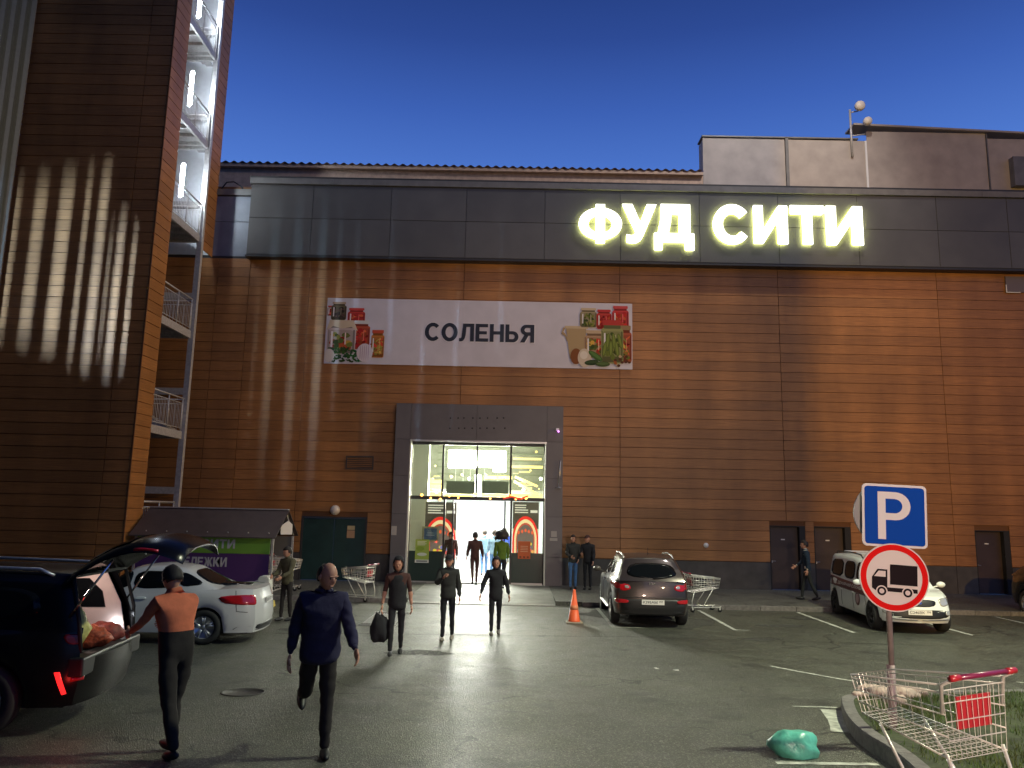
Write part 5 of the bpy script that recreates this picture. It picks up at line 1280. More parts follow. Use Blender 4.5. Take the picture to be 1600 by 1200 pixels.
def hand_into(mb, wr, d, palm_n, s, side, curl=.5):
    """palm + five fingers; d = direction of forearm, palm_n = towards the palm side"""
    d = d.normalized(); n = (palm_n-d*palm_n.dot(d)).normalized(); t = d.cross(n)*side   # t: towards the thumb
    c = wr+d*.045*s
    M = Matrix((t, d, n)).transposed()
    vs0 = len(mb.v); b = MB(); b.ball((0, 0, 0), (.040*s, .052*s, .017*s), 10)
    mb.add([c+M @ Vector(v) for v in b.v], b.f, 0, True)
    for k, (off, ln) in enumerate(((.028, .070), (.010, .078), (-.009, .072), (-.027, .056))):
        p0 = c+d*.038*s+t*off*s; d1 = (d+n*curl*.5).normalized(); p1 = p0+d1*ln*.5*s; d2 = (d+n*curl*1.6).normalized(); p2 = p1+d2*ln*.5*s
        mb.tube([p0, p1, p2], [.0095*s, .0085*s, .0065*s], 6)
    p0 = c+t*.030*s-d*.015*s; p1 = p0+(t*.8+d*.5+n*.3).normalized()*.038*s; p2 = p1+(t*.15+d*.9+n*.4).normalized()*.03*s
    mb.tube([p0, p1, p2], [.012*s, .010*s, .007*s], 6)
def head_mesh(mb, c, R, s):
    b = MB(); b.ball((0, 0, 0), 1, 20)
    vs = []
    for v in b.v:
        x, y, z = v
        X = x*.076; Y = y*.095; Z = z*.118
        if z < 0: X *= 1-.30*(-z)**1.2; Y = Y*(1-.15*(-z))+(.018*(-z) if y > 0 else .02*(-z))
        if y > .6 and -.05 < z < .25: Y -= .006
        vs.append(Vector((X, Y, Z)))
    mb.add([c+R @ (v*s) for v in vs], b.f, 0, True)
    def add(b): mb.add([c+R @ (Vector(v)*s) for v in b.v], b.f, 0, True)
    b = MB(); b.add([(-.012, .088, .018), (.012, .088, .018), (.018, .092, -.026), (-.018, .092, -.026), (0, .118, -.022), (0, .097, .015)], [(0, 1, 5), (1, 2, 4, 5), (0, 5, 4, 3), (2, 3, 4)]); add(b)
    for sx in (1, -1):
        b = MB(); b.ball((sx*.078, -.004, -.004), (.010, .019, .030), 8); add(b)
    b = MB(); b.ball((0, .083, -.060), (.024, .010, .007), 8); add(b)
    b = MB(); b.ball((0, .086, .030), (.055, .008, .008), 8); add(b)
def person(name, label, px, py, h, face, pose, wear, ground=None, group=None):
    """feet at pixel (px,py). face: heading in degrees, 0 = away from camera (+Y), 180 = towards us"""
    loc = Vector(ground) if ground else gp(px, py)
    k = h/1.75; V = []; Ed = []; Rr = []; tagz = []
    def av(p, r): V.append(Vector(p)); Rr.append(r if isinstance(r, tuple) else (r, r)); return len(V)-1
    def ed(a, b, t): Ed.append((a, b)); tagz.append(t)
    lean = radians(pose.get('lean', 3)); bul = wear.get('bulk', 1.0)
    def up(o, L, a, side=0): return o+Vector((side, sin(a)*L, cos(a)*L))
    pel = Vector((0, 0, .93*k)); sp1 = up(pel, .17*k, lean*.6); ch = up(sp1, .18*k, lean); ub = up(ch, .13*k, lean*1.1); nk = up(ub, .085*k, lean*.9); nt_ = up(nk, .07*k, lean*.6)
    p0 = av(pel, (.150*k*bul, .105*k*bul)); a1 = av(sp1, (.135*k*bul, .100*k*bul)); a2 = av(ch, (.160*k*bul, .115*k*bul)); a3 = av(ub, (.140*k, .100*k)); a4 = av(nk, (.060*k, .062*k)); a5 = av(nt_, (.052*k, .055*k))
    ed(p0, a1, 'torso'); ed(a1, a2, 'torso'); ed(a2, a3, 'torso'); ed(a3, a4, 'torso'); ed(a4, a5, 'neck')
    feet = []; 
    for i, sx in enumerate((1, -1)):
        hp, kn = pose.get('legs', (12, 5, -12, 15))[2*i:2*i+2]; hp, kn = radians(hp), radians(kn); spread = pose.get('spread', .0)
        hip = pel+Vector((sx*.088*k, 0, -.05*k)); knee = hip+Vector((sx*spread, sin(hp)*.42*k, -cos(hp)*.42*k)); sh = hp-kn
        ank = knee+Vector((sx*spread*.6, sin(sh)*.41*k, -cos(sh)*.41*k))
        i1 = av(hip, .088*k); i2 = av(hip.lerp(knee, .5), .074*k*wear.get('leg', 1)); i3 = av(knee, .056*k*wear.get('leg', 1)); i4 = av(knee.lerp(ank, .4), .055*k*wear.get('leg', 1)); i5 = av(ank, .040*k*wear.get('leg', 1))
        ed(p0, i1, 'leg'); ed(i1, i2, 'leg'); ed(i2, i3, 'leg'); ed(i3, i4, 'leg'); ed(i4, i5, 'leg'); feet.append((ank, sh))
    wr = []
    for i, sx in enumerate((1, -1)):
        fl, ab, el, inn = pose.get('arms', (10, 8, 20, 0, -10, 8, 20, 0))[4*i:4*i+4]; fl, ab, el, inn = map(radians, (fl, ab, el, inn))
        so = ub+Vector((sx*.178*k, 0, .015*k)); upd = Vector((sx*sin(ab), sin(fl)*cos(ab), -cos(fl)*cos(ab)))
        elb = so+upd*.29*k; fa = fl+el; fd = Vector((sx*sin(ab)*.6-sx*sin(inn), sin(fa)*cos(inn), -cos(fa)*cos(inn))).normalized(); w_ = elb+fd*.25*k
        i1 = av(so, .070*k); i2 = av(so.lerp(elb, .5), .054*k); i3 = av(elb, .045*k); i4 = av(w_, .031*k)
        ed(a3, i1, 'sleeve'); ed(i1, i2, 'sleeve'); ed(i2, i3, 'sleeve'); ed(i3, i4, 'forearm'); wr.append((w_, fd, sx, elb, so))
    zmin = min(a.z for a, _ in feet)-.075*k
    me = mkskin('body', [tuple(v) for v in V], Ed, [(r[0], r[1]) for r in Rr])
    wz = wear.get('waist', .93)*k; bm = bmesh.new(); bm.from_mesh(me); bmesh.ops.bisect_plane(bm, geom=bm.verts[:]+bm.edges[:]+bm.faces[:], plane_co=(0, 0, wz), plane_no=(0, 0, 1)); bm.to_mesh(me); bm.free()
    folds(me, .010*k, 8, px*.37)
    for q_ in me.polygons: q_.use_smooth = True
    mats = {'torso': wear['top'], 'leg': wear['legs'], 'neck': M_skin, 'sleeve': wear['top'], 'forearm': M_skin if wear.get('short') else wear['top']}
    ml = [wear['legs'], wear['top'], M_skin]; 
    me.materials.clear()
    for m in ml: me.materials.append(m)
    idx = {wear['legs'].name: 0, wear['top'].name: 1, M_skin.name: 2}
    for p in me.polygons:
        c = p.center; best = min(range(len(Ed)), key=lambda q: seg_d(c, V[Ed[q][0]], V[Ed[q][1]])-(.03 if tagz[q] == 'torso' else 0))
        t = tagz[best]; m = mats[t]
        if t in ('torso', 'leg'): m = wear['legs'] if c.z < wz else wear['top']
        p.material_index = idx[m.name]
    # head + hands joined in the same mesh
    yaw, pit = radians(pose.get('head', (0, 0))[0]), radians(pose.get('head', (0, 0))[1])
    Rh = Matrix.Rotation(-yaw, 3, 'Z') @ Matrix.Rotation(-pit-lean*.5, 3, 'X'); hc = nt_+Rh @ Vector((0, .018*k, .085*k))
    k0 = k; k = k*1.09; mb = MB(); head_mesh(mb, hc, Rh, k)
    for w_, fd, sx, elb, so in wr: hand_into(mb, w_, fd, Vector((-sx, .2, 0)) if abs(fd.x) < .8 else Vector((0, -1, 0)), k*1.05, sx, pose.get('curl', .6))
    hm_ = mb.mesh('h', M_skin)
    bm = bmesh.new(); bm.from_mesh(me); nf = len(bm.faces); bm.from_mesh(hm_); bm.faces.ensure_lookup_table()
    for f in list(bm.faces)[nf:]: f.material_index = 2
    bm.to_mesh(me); bm.free(); me.update()
    o = bpy.data.objects.new(name, me); COL.objects.link(o); o.location = loc-Vector((0, 0, zmin)); o.rotation_euler = (0, 0, radians(face)); tag(o, label, 'person', group)
    # eyes
    mb = MB()
    for sx in (1, -1): mb.ball(tuple(hc+Rh @ (Vector((sx*.030, .0845, .012))*k)), .009*k, 8)
    mb.build('eyes', mat('eye', (.03, .02, .02), .2), o, kind='stuff') if False else mb.build('eyes', M_black, o)
    # hair / cap
    hs = wear.get('hair', 'short')
    if hs:
        mb = MB(); b = MB(); b.ball((0, 0, 0), 1, 22)
        sc = {'short': (.083, .103, .125), 'big': (.21, .20, .21), 'cap': (.086, .106, .124), 'long': (.092, .108, .132), 'hood': (.10, .125, .14), 'bald': (.080, .101, .119)}[hs]
        keep = []
        for v in b.v:
            x, y, z = v
            rr = random.Random(int((x*13+y*7+z*3)*1000)); q = 1+(.18 if hs == 'big' else .055 if hs in ('short', 'bald') else .015)*rr.uniform(-1, 1)
            keep.append(Vector((x*sc[0]*q, y*sc[1]*q-(.006 if hs != 'hood' else .014), z*sc[2]*q+.004)))
        fs = []
        for f in b.f:
            cc = sum((Vector(b.v[i]) for i in f), Vector())/len(f)
            lim = {'short': .42 if cc.y > .25 else (-.05 if cc.y > -.2 else -.45), 'cap': .30, 'long': .40 if cc.y > .35 else -.95, 'hood': .62 if cc.y > .55 else -1.0, 'big': -.5 if cc.y < .5 else .3, 'bald': .75 if cc.y > -.1 else -.2}[hs]
            if hs == 'bald' and not (cc.y < .1 and cc.z < .62 and cc.z > -.35): continue
            if cc.z > lim or hs == 'bald': fs.append(f)
        mb.add([hc+Rh @ (v*k) for v in keep], fs, 0, True)
        if hs == 'cap':
            pts = []
            for a in range(-4, 5): t = a*.28; pts.append((sin(t)*.078, .085+cos(t)*.075-.02, .032))
            vs = [hc+Rh @ (Vector(p)*k) for p in [(-.075, .075, .045)]+pts+[(.075, .075, .045), (0, .09, .055)]]; n_ = len(vs)
            mb.add(vs, [(i, i+1, n_-1) for i in range(n_-2)], 0, True)
        ho = mb.build('cap' if hs == 'cap' else ('hood' if hs == 'hood' else 'hair'), wear.get('hairm', M_hair), o)
        sol = ho.modifiers.new('thick', 'SOLIDIFY'); sol.thickness = .006; sol.offset = 1
    k = k0
    # jacket
    if wear.get('jacket'):
        V2 = []; E2 = []; R2 = []
        def a2_(p, r): V2.append(tuple(p)); R2.append(r if isinstance(r, tuple) else (r, r)); return len(V2)-1
        low = wear.get('hem', .10); hemv = pel+Vector((0, 0, -low*k))
        j0 = a2_(hemv, (.176*k*bul, .128*k*bul)); j1 = a2_(pel+Vector((0, 0, .02*k)), (.170*k*bul, .124*k*bul)); j2 = a2_(sp1, (.158*k*bul, .120*k*bul)); j3 = a2_(ch, (.178*k*bul, .132*k*bul)); j4 = a2_(ub+Vector((0, 0, .01*k)), (.165*k, .118*k)); j5 = a2_(nk-Vector((0, 0, .015*k)), (.074*k, .076*k))
        E2 += [(j0, j1), (j1, j2), (j2, j3), (j3, j4), (j4, j5)]
        if not wear.get('vest'):
            for w_, fd, sx, elb, so in wr:
                q1 = a2_(so, .086*k); q2 = a2_(so.lerp(elb, .5), .072*k); q3 = a2_(elb, .064*k); q4 = a2_(elb.lerp(w_, .88), .045*k); E2 += [(j4, q1), (q1, q2), (q2, q3), (q3, q4)]
        jm = mkskin('jacket', V2, E2, R2, 3 if py > 1100 else 2); folds(jm, .014*k, 7, px*.37); jm.materials.clear(); jm.materials.append(wear['jacket']); jo = inst(jm, 'vest' if wear.get('vest') else 'jacket', o)
        mb = MB(); ca_ = nk+Vector((0, 0, .0)); mb.tube([ca_+Vector((cos(a)*.074*k, sin(a)*.078*k-.004, .012*k)) for a in (pi*.5+.25+i*(2*pi-.5)/14 for i in range(15))], .017*k, 6); mb.build('collar', wear['jacket'], jo)
    # shoes
    for (ank, sh), sx in zip(feet, (1, -1)):
        b = MB(); b.ball((0, 0, 0), 1, 14); tip = max(-.9, min(.6, sh*.9)); vs = []
        for v in b.v:
            x, y, z = v; q = Vector((x*.048*(1-.15*max(0, y)), .055+y*.142, z*.050*(1-.3*max(0, y)))); q.z = max(q.z, -.040)
            vs.append(ank+Matrix.Rotation(tip*.6 if tip < 0 else tip*.3, 3, 'X') @ (q*k)+Vector((0, 0, -.032*k)))
        mb = MB(); mb.add(vs, b.f, 0, True); mb.build('shoe', wear.get('shoe', M_black), o)
    o['_h'] = 0; del o['_h']
    person.wr = [(o.location+Matrix.Rotation(radians(face), 3, 'Z') @ (w_+fd*.08*k), sx) for w_, fd, sx, _, _ in wr]
    return o
M_hair = mat('dark_hair', (.02, .014, .012), .7)
def cloth(n, c): return mat(n, c, .9, var=.15, vscale=12, bump=.25, bscale=14)
C_navy = cloth('navy_jacket', (.020, .018, .055)); C_blk = cloth('black_cloth', (.014, .014, .018)); C_trs = cloth('dark_trousers', (.020, .015, .014)); C_dnm = cloth('blue_jeans', (.06, .14, .30)); C_lb = cloth('light_denim', (.22, .36, .50))
C_olv = cloth('olive_jacket', (.09, .08, .045)); C_org = cloth('orange_shirt', (.66, .17, .08)); C_char = cloth('charcoal_cloth', (.03, .032, .03)); C_grn = cloth('lime_top', (.10, .17, .015)); C_blue = cloth('royal_blue', (.05, .10, .60)); C_brn = cloth('brown_cloth', (.07, .03, .025)); C_pur = cloth('purple_dark', (.05, .02, .07))

person('person', 'man in a navy jacket with grey-fringed bald head striding across the near asphalt', 490, 1183, 1.78, 200,
       dict(lean=8, legs=(-30, 48, 4, 2), arms=(-18, 12, 12, 0, 22, 14, 24, 0), head=(-30, 12)), dict(top=C_navy, legs=C_trs, jacket=C_navy, bulk=1.24, hair='bald', hem=.14, leg=1.2))
person('person', 'man in an orange shirt leaning towards the open boot of the SUV', 262, 1180, 1.76, 52,
       dict(lean=16, legs=(16, 14, -14, 8), arms=(50, 8, 22, 10, 40, 10, 26, 10), head=(0, 20)), dict(top=C_org, legs=C_trs, hair='short', bulk=1.28, leg=1.25, waist=1.14))
person('person', 'man in a dark vest carrying a black bag, leftmost of the three walkers', 617, 1023, 1.70, 185,
       dict(lean=3, legs=(14, 10, -10, 6), arms=(-4, 12, 16, 0, -6, 12, 10, 0), head=(0, 10)), dict(top=C_brn, legs=C_blk, jacket=C_blk, vest=True, hem=.16, bulk=1.12, hairm=C_blk, hair='hood', short=True), group='people walking out of the shop')
bw = person.wr[0 if person.wr[0][0].x < person.wr[1][0].x else 1][0]
bm_ = lump('shopping_bag', 'bulging black bag hanging from the leftmost walker\'s hand', bw+Vector((-.02, 0, -.36)), (.17, .12, .27), C_blk, 'bag', seed=4)
mb = MB(); mb.tube([(-.05, 0, .2), (0, 0, .36), (.05, 0, .2)], .012, 6); mb.build('handle', C_blk, bm_)
person('person', 'man in a cap and dark jacket with a hand raised to his chest, middle walker', 698, 1001, 1.66, 178,
       dict(lean=2, legs=(10, 6, -8, 8), arms=(38, 10, 88, 40, -4, 10, 22, 0), head=(0, 4)), dict(top=C_blk, legs=C_blk, jacket=C_char, hair='cap', hairm=C_blk, bulk=1.1, shoe=mat('grey_shoe', (.25, .22, .18), .6)), group='people walking out of the shop')
person('person', 'woman in a long dark hooded coat, rightmost walker before the bright doors', 773, 992, 1.58, 182,
       dict(lean=2, legs=(8, 4, -8, 8), arms=(4, 24, 10, 0, -4, 18, 22, 0), head=(0, 6)), dict(top=C_blk, legs=C_blk, jacket=C_blk, hem=.20, hair='hood', hairm=C_blk, bulk=1.08, shoe=mat('grey_shoe2', (.2, .18, .16), .6)), group='people walking out of the shop')
person('person', 'man in a dark jacket and blue jeans standing by the wall, nearer the portal', 897, 921, 1.70, 185, dict(lean=0, legs=(2, 2, -1, 3), arms=(10, 8, 60, 30, 5, 8, 40, 20), head=(20, 0)),
       dict(top=C_char, legs=C_dnm, jacket=C_char, hair='short', bulk=1.05), (at(895, 921, 25.9).x, 25.9, .118), 'two men by the wall')
person('person', 'man in a cap and black clothes standing by the wall, right of the pair', 917, 922, 1.70, 160, dict(lean=1, legs=(2, 2, -1, 3), arms=(20, 6, 70, 20, 5, 8, 30, 0), head=(20, 0)),
       dict(top=C_blk, legs=C_blk, jacket=C_blk, hair='cap', hairm=C_brn, shoe=mat('black_shoe', (.02, .02, .02), .4)), (at(918, 922, 25.9).x, 25.9, .118), 'two men by the wall')
person('person', 'man in an olive jacket standing at the mouth of the trolley shelter', 445, 970, 1.64, 150, dict(lean=3, legs=(6, 4, -4, 4), arms=(20, 8, 50, 20, 25, 8, 40, 15), head=(10, 8)),
       dict(top=C_olv, legs=C_trs, jacket=C_olv, hair='short'))
person('person', 'man in a dark coat with a pale collar walking past the brown doors', 1263, 938, 1.75, 75, dict(lean=4, legs=(16, 8, -14, 10), arms=(14, 8, 40, 10, -10, 8, 20, 0), head=(0, 0)),
       dict(top=mat('pale_collar', (.6, .55, .45), .8), legs=C_char, jacket=mat('dark_blue_coat', (.015, .03, .05), .9), hair='short'), (at(1263, 935, 24.2).x, 24.2, .118))
# inside the doorway
person('person', 'dark figure standing just inside the left sliding door', 704, 905, 1.66, 170, dict(lean=2, head=(0, 10)), dict(top=C_pur, legs=C_blk, jacket=C_brn, hair='short'), (at(703, 905, 27.75).x, 27.75, .133))
person('person', 'person in dark clothes walking into the shop through the doorway', 741, 912, 1.72, 8, dict(lean=3, legs=(16, 6, -16, 22), arms=(-10, 14, 40, 0, 14, 10, 20, 0)), dict(top=C_brn, legs=C_brn, jacket=C_brn, hair='short'), (at(741, 905, 26.6).x, 26.6, .122))
person('person', 'person in light blue denim in the shop doorway, left of the pair', 757, 890, 1.70, 4, dict(lean=2, legs=(14, 6, -12, 14)), dict(top=C_lb, legs=C_dnm, jacket=C_lb, hair='short'), (at(756, 890, 30.3).x, 30.3, .133))
person('person', 'person in light blue denim in the shop doorway, right of the pair', 772, 890, 1.72, -4, dict(lean=2, legs=(-12, 14, 14, 6)), dict(top=C_lb, legs=C_dnm, jacket=C_lb, hair='short'), (at(771, 890, 29.6).x, 29.6, .133))
person('person', 'person in a royal blue jacket far right inside the doorway', 785, 885, 1.74, 20, dict(lean=2), dict(top=C_blue, legs=C_dnm, jacket=C_blue, hair='short'), (at(787, 885, 31.5).x, 31.5, .133))
person('person', 'person with bushy dark hair and a lime green top at the right of the doorway', 784, 918, 1.72, 10, dict(lean=6, legs=(10, 4, -10, 12), head=(0, 6)), dict(top=C_grn, legs=C_blk, jacket=C_grn, hem=.0, hair='big'), (at(783, 915, 25.6).x, 25.6, .122))

# ================================================================== TROLLEYS
M_wire = mat('trolley_wire', (.72, .69, .62), .3, metal=.35); M_hred = mat('red_plastic', (.42, .02, .03), .35, coat=.3); M_hpur = mat('handle_maroon', (.20, .015, .06), .35, coat=.3)
def trolley(name, label, M4, fine=1, group='shopping trolleys', seat=M_hred):
    r = thing(name, label, 'trolley'); r.matrix_world = M4; r['group'] = group
    wr_, wf_ = .28, .20; zr, zf_ = .98, .90; br, bf = .52, .64
    def cr(x, y, z): return (x, y, z)
    def P(sx, t, f):       # t 0 rear..1 front, f 0 bottom..1 rim
        w = (wr_+(wf_-wr_)*t)*(.88+.12*f); y = .0+.85*t-(.05*(1-f) if t > .5 else -.02*(1-f)); z = (br+(bf-br)*t)*(1-f)+(zr+(zf_-zr)*t)*f
        return Vector((sx*w, y, z))
    R1 = .0048 if fine else .008
    b = MB()
    def loop(f, r_): b.tube([P(-1, 0, f), P(-1, 1, f), P(1, 1, f), P(1, 0, f)], r_, 6, closed=False)
    loop(1, .0065 if fine else .010); loop(.90, R1); loop(.6, R1); loop(.3, R1); loop(0, .0065 if fine else .01)
    nl = 9 if fine else 10
    for i in range(nl+1):
        t = i/nl
        for sx in (-1, 1): b.tube([P(sx, t, 0), P(sx, t, .90 if i % 3 else 1)], .0016 if fine else .005, 4)
    nb = 17 if fine else 8
    for i in range(nb+1): b.tube([P(-1, i/nb, 0), P(1, i/nb, 0)], .0024 if fine else .005, 4)
    nx = 11 if fine else 5
    for i in range(nx+1):
        x = -1+2*i/nx
        b.tube([P(x, 0, 0), P(x, 1, 0)], .0022 if fine else .005, 4); b.tube([P(x, 1, 0), P(x, 1, 1)], .0022 if fine else .005, 4); b.tube([P(x, 0, 0), P(x, 0, .92)], .0022 if fine else .005, 4)
    for f in (.25, .5, .75, .92): b.tube([P(-1, 0, f), P(1, 0, f)], R1*.8, 4)
    b.build('wire_basket', M_wire, r)
    h = MB(); h.cyl((-.27, -.08, 1.03), (.27, -.08, 1.03), .017, 10); ho = h.build('handle', M_hpur, r)
    for sx in (-1, 1):
        e = MB(); e.cyl((sx*.21, -.08, 1.03), (sx*.29, -.08, 1.03), .021, 10); e.build('handle_grip', M_hred, ho)
        e = MB(); e.tube([(sx*.275, -.08, 1.02), (sx*.28, 0, .98), (sx*.27, .03, .80)], .012, 8); e.build('handle_arm', M_wire, r)
        e = MB(); e.tube([(sx*.25, .05, .55), (sx*.24, -.02, .30), (sx*.24, -.02, .15), (sx*.24, .06, .13), (sx*.20, .80, .13), (sx*.18, .86, .15)], .012, 8); e.tube([(sx*.20, .62, .61), (sx*.225, .30, .14)], .011, 8); e.build('chassis_tube', M_wire, r)
        for y in (.0, .80):
            w_ = MB(); w_.cyl((sx*.22-.014, y, .06), (sx*.22+.014, y, .06), .06, 14); w_.build('wheel', M_rubber, r)
            w_ = MB(); w_.box((sx*.22-.02, y-.02, .06), (sx*.22-.016, y+.02, .14)); w_.box((sx*.22+.016, y-.02, .06), (sx*.22+.02, y+.02, .14)); w_.build('caster_fork', M_wire, r)
    s_ = MB(); s_.obox((0, .025, .79), (.30, .012, .20), Matrix.Rotation(.08, 3, 'X')); s_.build('seat_flap', seat, r)
    return r
ct = Matrix.Translation((3.055, 5.22, .64)) @ Matrix.Rotation(.365, 4, 'Z') @ Matrix.Rotation(-.036, 4, 'X') @ Matrix.Rotation(-.04, 4, 'Y')
trolley('shopping_trolley', 'large wire trolley with a red handle standing on the grass island in front', ct)
P = gp(577, 940); trolley('shopping_trolley', 'empty wire trolley standing left of the shop entrance', Matrix.Translation((P.x, P.y, 0)) @ Matrix.Rotation(radians(70), 4, 'Z'), 0)
P = gp(1088, 957); trolley('shopping_trolley', 'wire trolley with a red flap between the crossover car and the van', Matrix.Translation((P.x-.15, P.y+.2, 0)) @ Matrix.Rotation(radians(-78), 4, 'Z'), 0)

# ================================================================== TROLLEY SHELTER
S = thing('trolley_shelter', 'gabled trolley shelter with a green and purple lettered side panel', 'shelter', (0, 0, 0))
sx0, sx1, fy, by, ry_ = -11.05, -7.03, 22.95, 25.0, 23.98
M_roof = mat('shelter_roof', (.085, .065, .06), .5, var=.2, vscale=3); M_pgreen = mat('green_panel', (.17, .36, .045), .5); M_ppur = mat('purple_panel', (.085, .03, .14), .5)
ez, rz_ = at(425, 840, 22.8).z, at(452, 797, ry_).z
for sgn, ya in ((-1, fy-.18), (1, by+.18)):
    mb = MB(); mb.add([(sx0-.15, ya, ez), (sx1+.12, ya, ez), (sx1+.12, ry_, rz_), (sx0-.15, ry_, rz_), (sx0-.15, ya, ez-.03), (sx1+.12, ya, ez-.03), (sx1+.12, ry_, rz_-.03), (sx0-.15, ry_, rz_-.03)],
        [(0, 1, 2, 3), (4, 7, 6, 5), (0, 4, 5, 1), (1, 5, 6, 2), (2, 6, 7, 3), (3, 7, 4, 0)]); rf = mb.build('roof_panel', M_roof, S)
    if sgn < 0:
        for k in range(7):
            x = sx0+.3+k*.6; z = ez+.10; y = ya+.15*0+.12; mb = MB(); mb.ball((x, y-.0, z+.02), .022, 8); mb.build('roof_bolt', M_alu, rf)
mb = MB(); mb.box((sx0-.15, ry_-.06, rz_-.005), (sx1+.12, ry_+.06, rz_+.03)); mb.build('ridge_cap', M_gal, S)
pz1 = ez-.02; pzm = at(410, 866, fy).z; pz0 = at(418, 919, fy).z
mb = MB(); mb.box((sx0, fy, pzm+.004), (sx1-.08, fy+.03, pz1)); pg_ = mb.build('green_side_panel', M_pgreen, S)
mb = MB(); mb.box((sx0, fy, pz0+.05), (sx1-.08, fy+.03, pzm-.004)); pp_ = mb.build('purple_side_panel', M_ppur, S)
M_let = mat('panel_lettering', (.52, .50, .50), .5)
def fromx(x0, x1, y0, y1, Y): A = at(x0, y1, Y); Bq = at(x1, y0, Y); return (A.x, A.z, Bq.x, Bq.z)
FR = ((0, fy-.004, 0), (1, 0, 0), (0, 0, 1))
bold_text('lettering', 'ФУД СИТИ', M_let, pg_, fromx(264, 368, 843, 855, fy), FR)
bold_text('lettering', 'ТЕЛЕЖКИ', M_let, pp_, fromx(276, 355, 871, 884, fy), FR); bold_text('lettering', 'ДЛЯ', M_let, pp_, fromx(300, 331, 891, 904, fy), FR)
for x, y in ((sx1, fy), (sx1, by), (sx0, fy), (sx0, by)):
    mb = MB(); mb.box((x-.03, y-.03, .0), (x+.03, y+.03, ez-.03)); mb.build('post', M_gal, S)
mb = MB(); mb.box((sx0, by, .1), (sx1-.04, by+.03, ez-.04)); mb.build('back_panel', mat('shelter_back', (.14, .13, .12), .6), S)
for y0 in (fy, by): mb = MB(); mb.tube([(sx1+.02, y0, ez), (sx1+.02, ry_, rz_-.06)], .022, 6); mb.build('gable_rafter', M_gal, S)
mb = MB(); mb.box((sx1-.02, fy, .13), (sx1+.01, by, .17)); mb.build('floor_bar', M_gal, S)
A = at(441, 824, ry_); mb = MB(); mb.prism([(-.19, -.16), (.17, -.16), (.17, .14), (.03, .26), (-.19, .10)], 'y', -.01, .01); o = mb.build('paper_sheet', M_paper); o.location = (sx1+.10, A.y-.05, A.z-.05); o.rotation_euler = (0, 0, radians(38)); tag(o, 'white paper sheet taped in the gable of the trolley shelter', 'notice')
for k in range(4):
    trolley('shopping_trolley', ['nested trolley at the mouth of the shelter', 'second nested trolley inside the shelter mouth', 'third nested trolley back in the shelter', 'rearmost nested trolley visible in the shelter'][k], Matrix.Translation((sx1-.25-.3*k, ry_-.1, .118)) @ Matrix.Rotation(radians(-92), 4, 'Z'), 0)

# ================================================================== SIGN POST
SY = 8.6; pc = at(1397, 806, SY); rc_ = at(1395, 902, SY)
pole_x = at(1392, 960, SY).x; base = gp(1388, 1088); gzp = g(pole_x, SY)+.15
SPp = thing('sign_post', 'pinkish steel post carrying a blue parking sign and a no-lorries sign', 'sign post', (pole_x, SY+.05, gzp))
M_pole = mat('post_pinkish', (.36, .27, .26), .5, metal=.2, var=.25, vscale=8)
mb = MB(); mb.cyl((0, 0, .55), (.012, 0, pc.z+.15-gzp), .030, 12); mb.build('post', M_pole, SPp)
mb = MB(); mb.cyl((-.02, 0, -.1), (-.01, 0, .62), .044, 12); mb.build('post_sleeve', M_pole, SPp)
Msw = mat('sign_white', (.80, .74, .70), .5); Msb = mat('sign_blue', (.0005, .065, .42), .55, spec=.08); Msr = mat('sign_red', (.85, .006, .005), .6, spec=.1); Msk = mat('sign_black', (.03, .015, .02), .4)
rollz = radians(4)
def rr_poly(w, h, r, n=6):
    p = []
    for cx_, cy_, a0 in ((w-r, -h+r, -90), (w-r, h-r, 0), (-w+r, h-r, 90), (-w+r, -h+r, 180)):
        for k_ in range(n+1): a = radians(a0+k_*90/n); p.append((cx_+r*cos(a), cy_+r*sin(a)))
    return p
ps = thing('parking_sign', 'square blue sign with a white letter P above the round sign', 'sign', (pc.x, SY-.01, pc.z)); ps.rotation_euler = (0, radians(2.2), radians(-6))
w2 = (at(1448, 800, SY).x-at(1350, 800, SY).x)/2*.985
mb = MB(); mb.prism(rr_poly(w2, w2*1.0, .05), 'y', 0, .02); mb.build('plate', Msw, ps, bevel=.003)
mb = MB(); mb.prism(rr_poly(w2*.925, w2*.925, .035), 'y', -.004, -.001); mb.build('blue_field', Msb, ps)
mb = MB()
s_ = w2
# the letter P from its outline
out = [(-.52, -.76), (-.28, -.76), (-.28, -.14), (.02, -.14)]
for k_ in range(13): a = radians(-90+k_*15); out.append((.02+.47*cos(a)*1.0, .31+.45*sin(a)))
out += [(-.52, .76)]
inn = [(-.28, .08)]+[(.0+.24*cos(radians(-90+k_*15)), .31+.23*sin(radians(-90+k_*15))) for k_ in range(13)]+[(-.28, .54)]
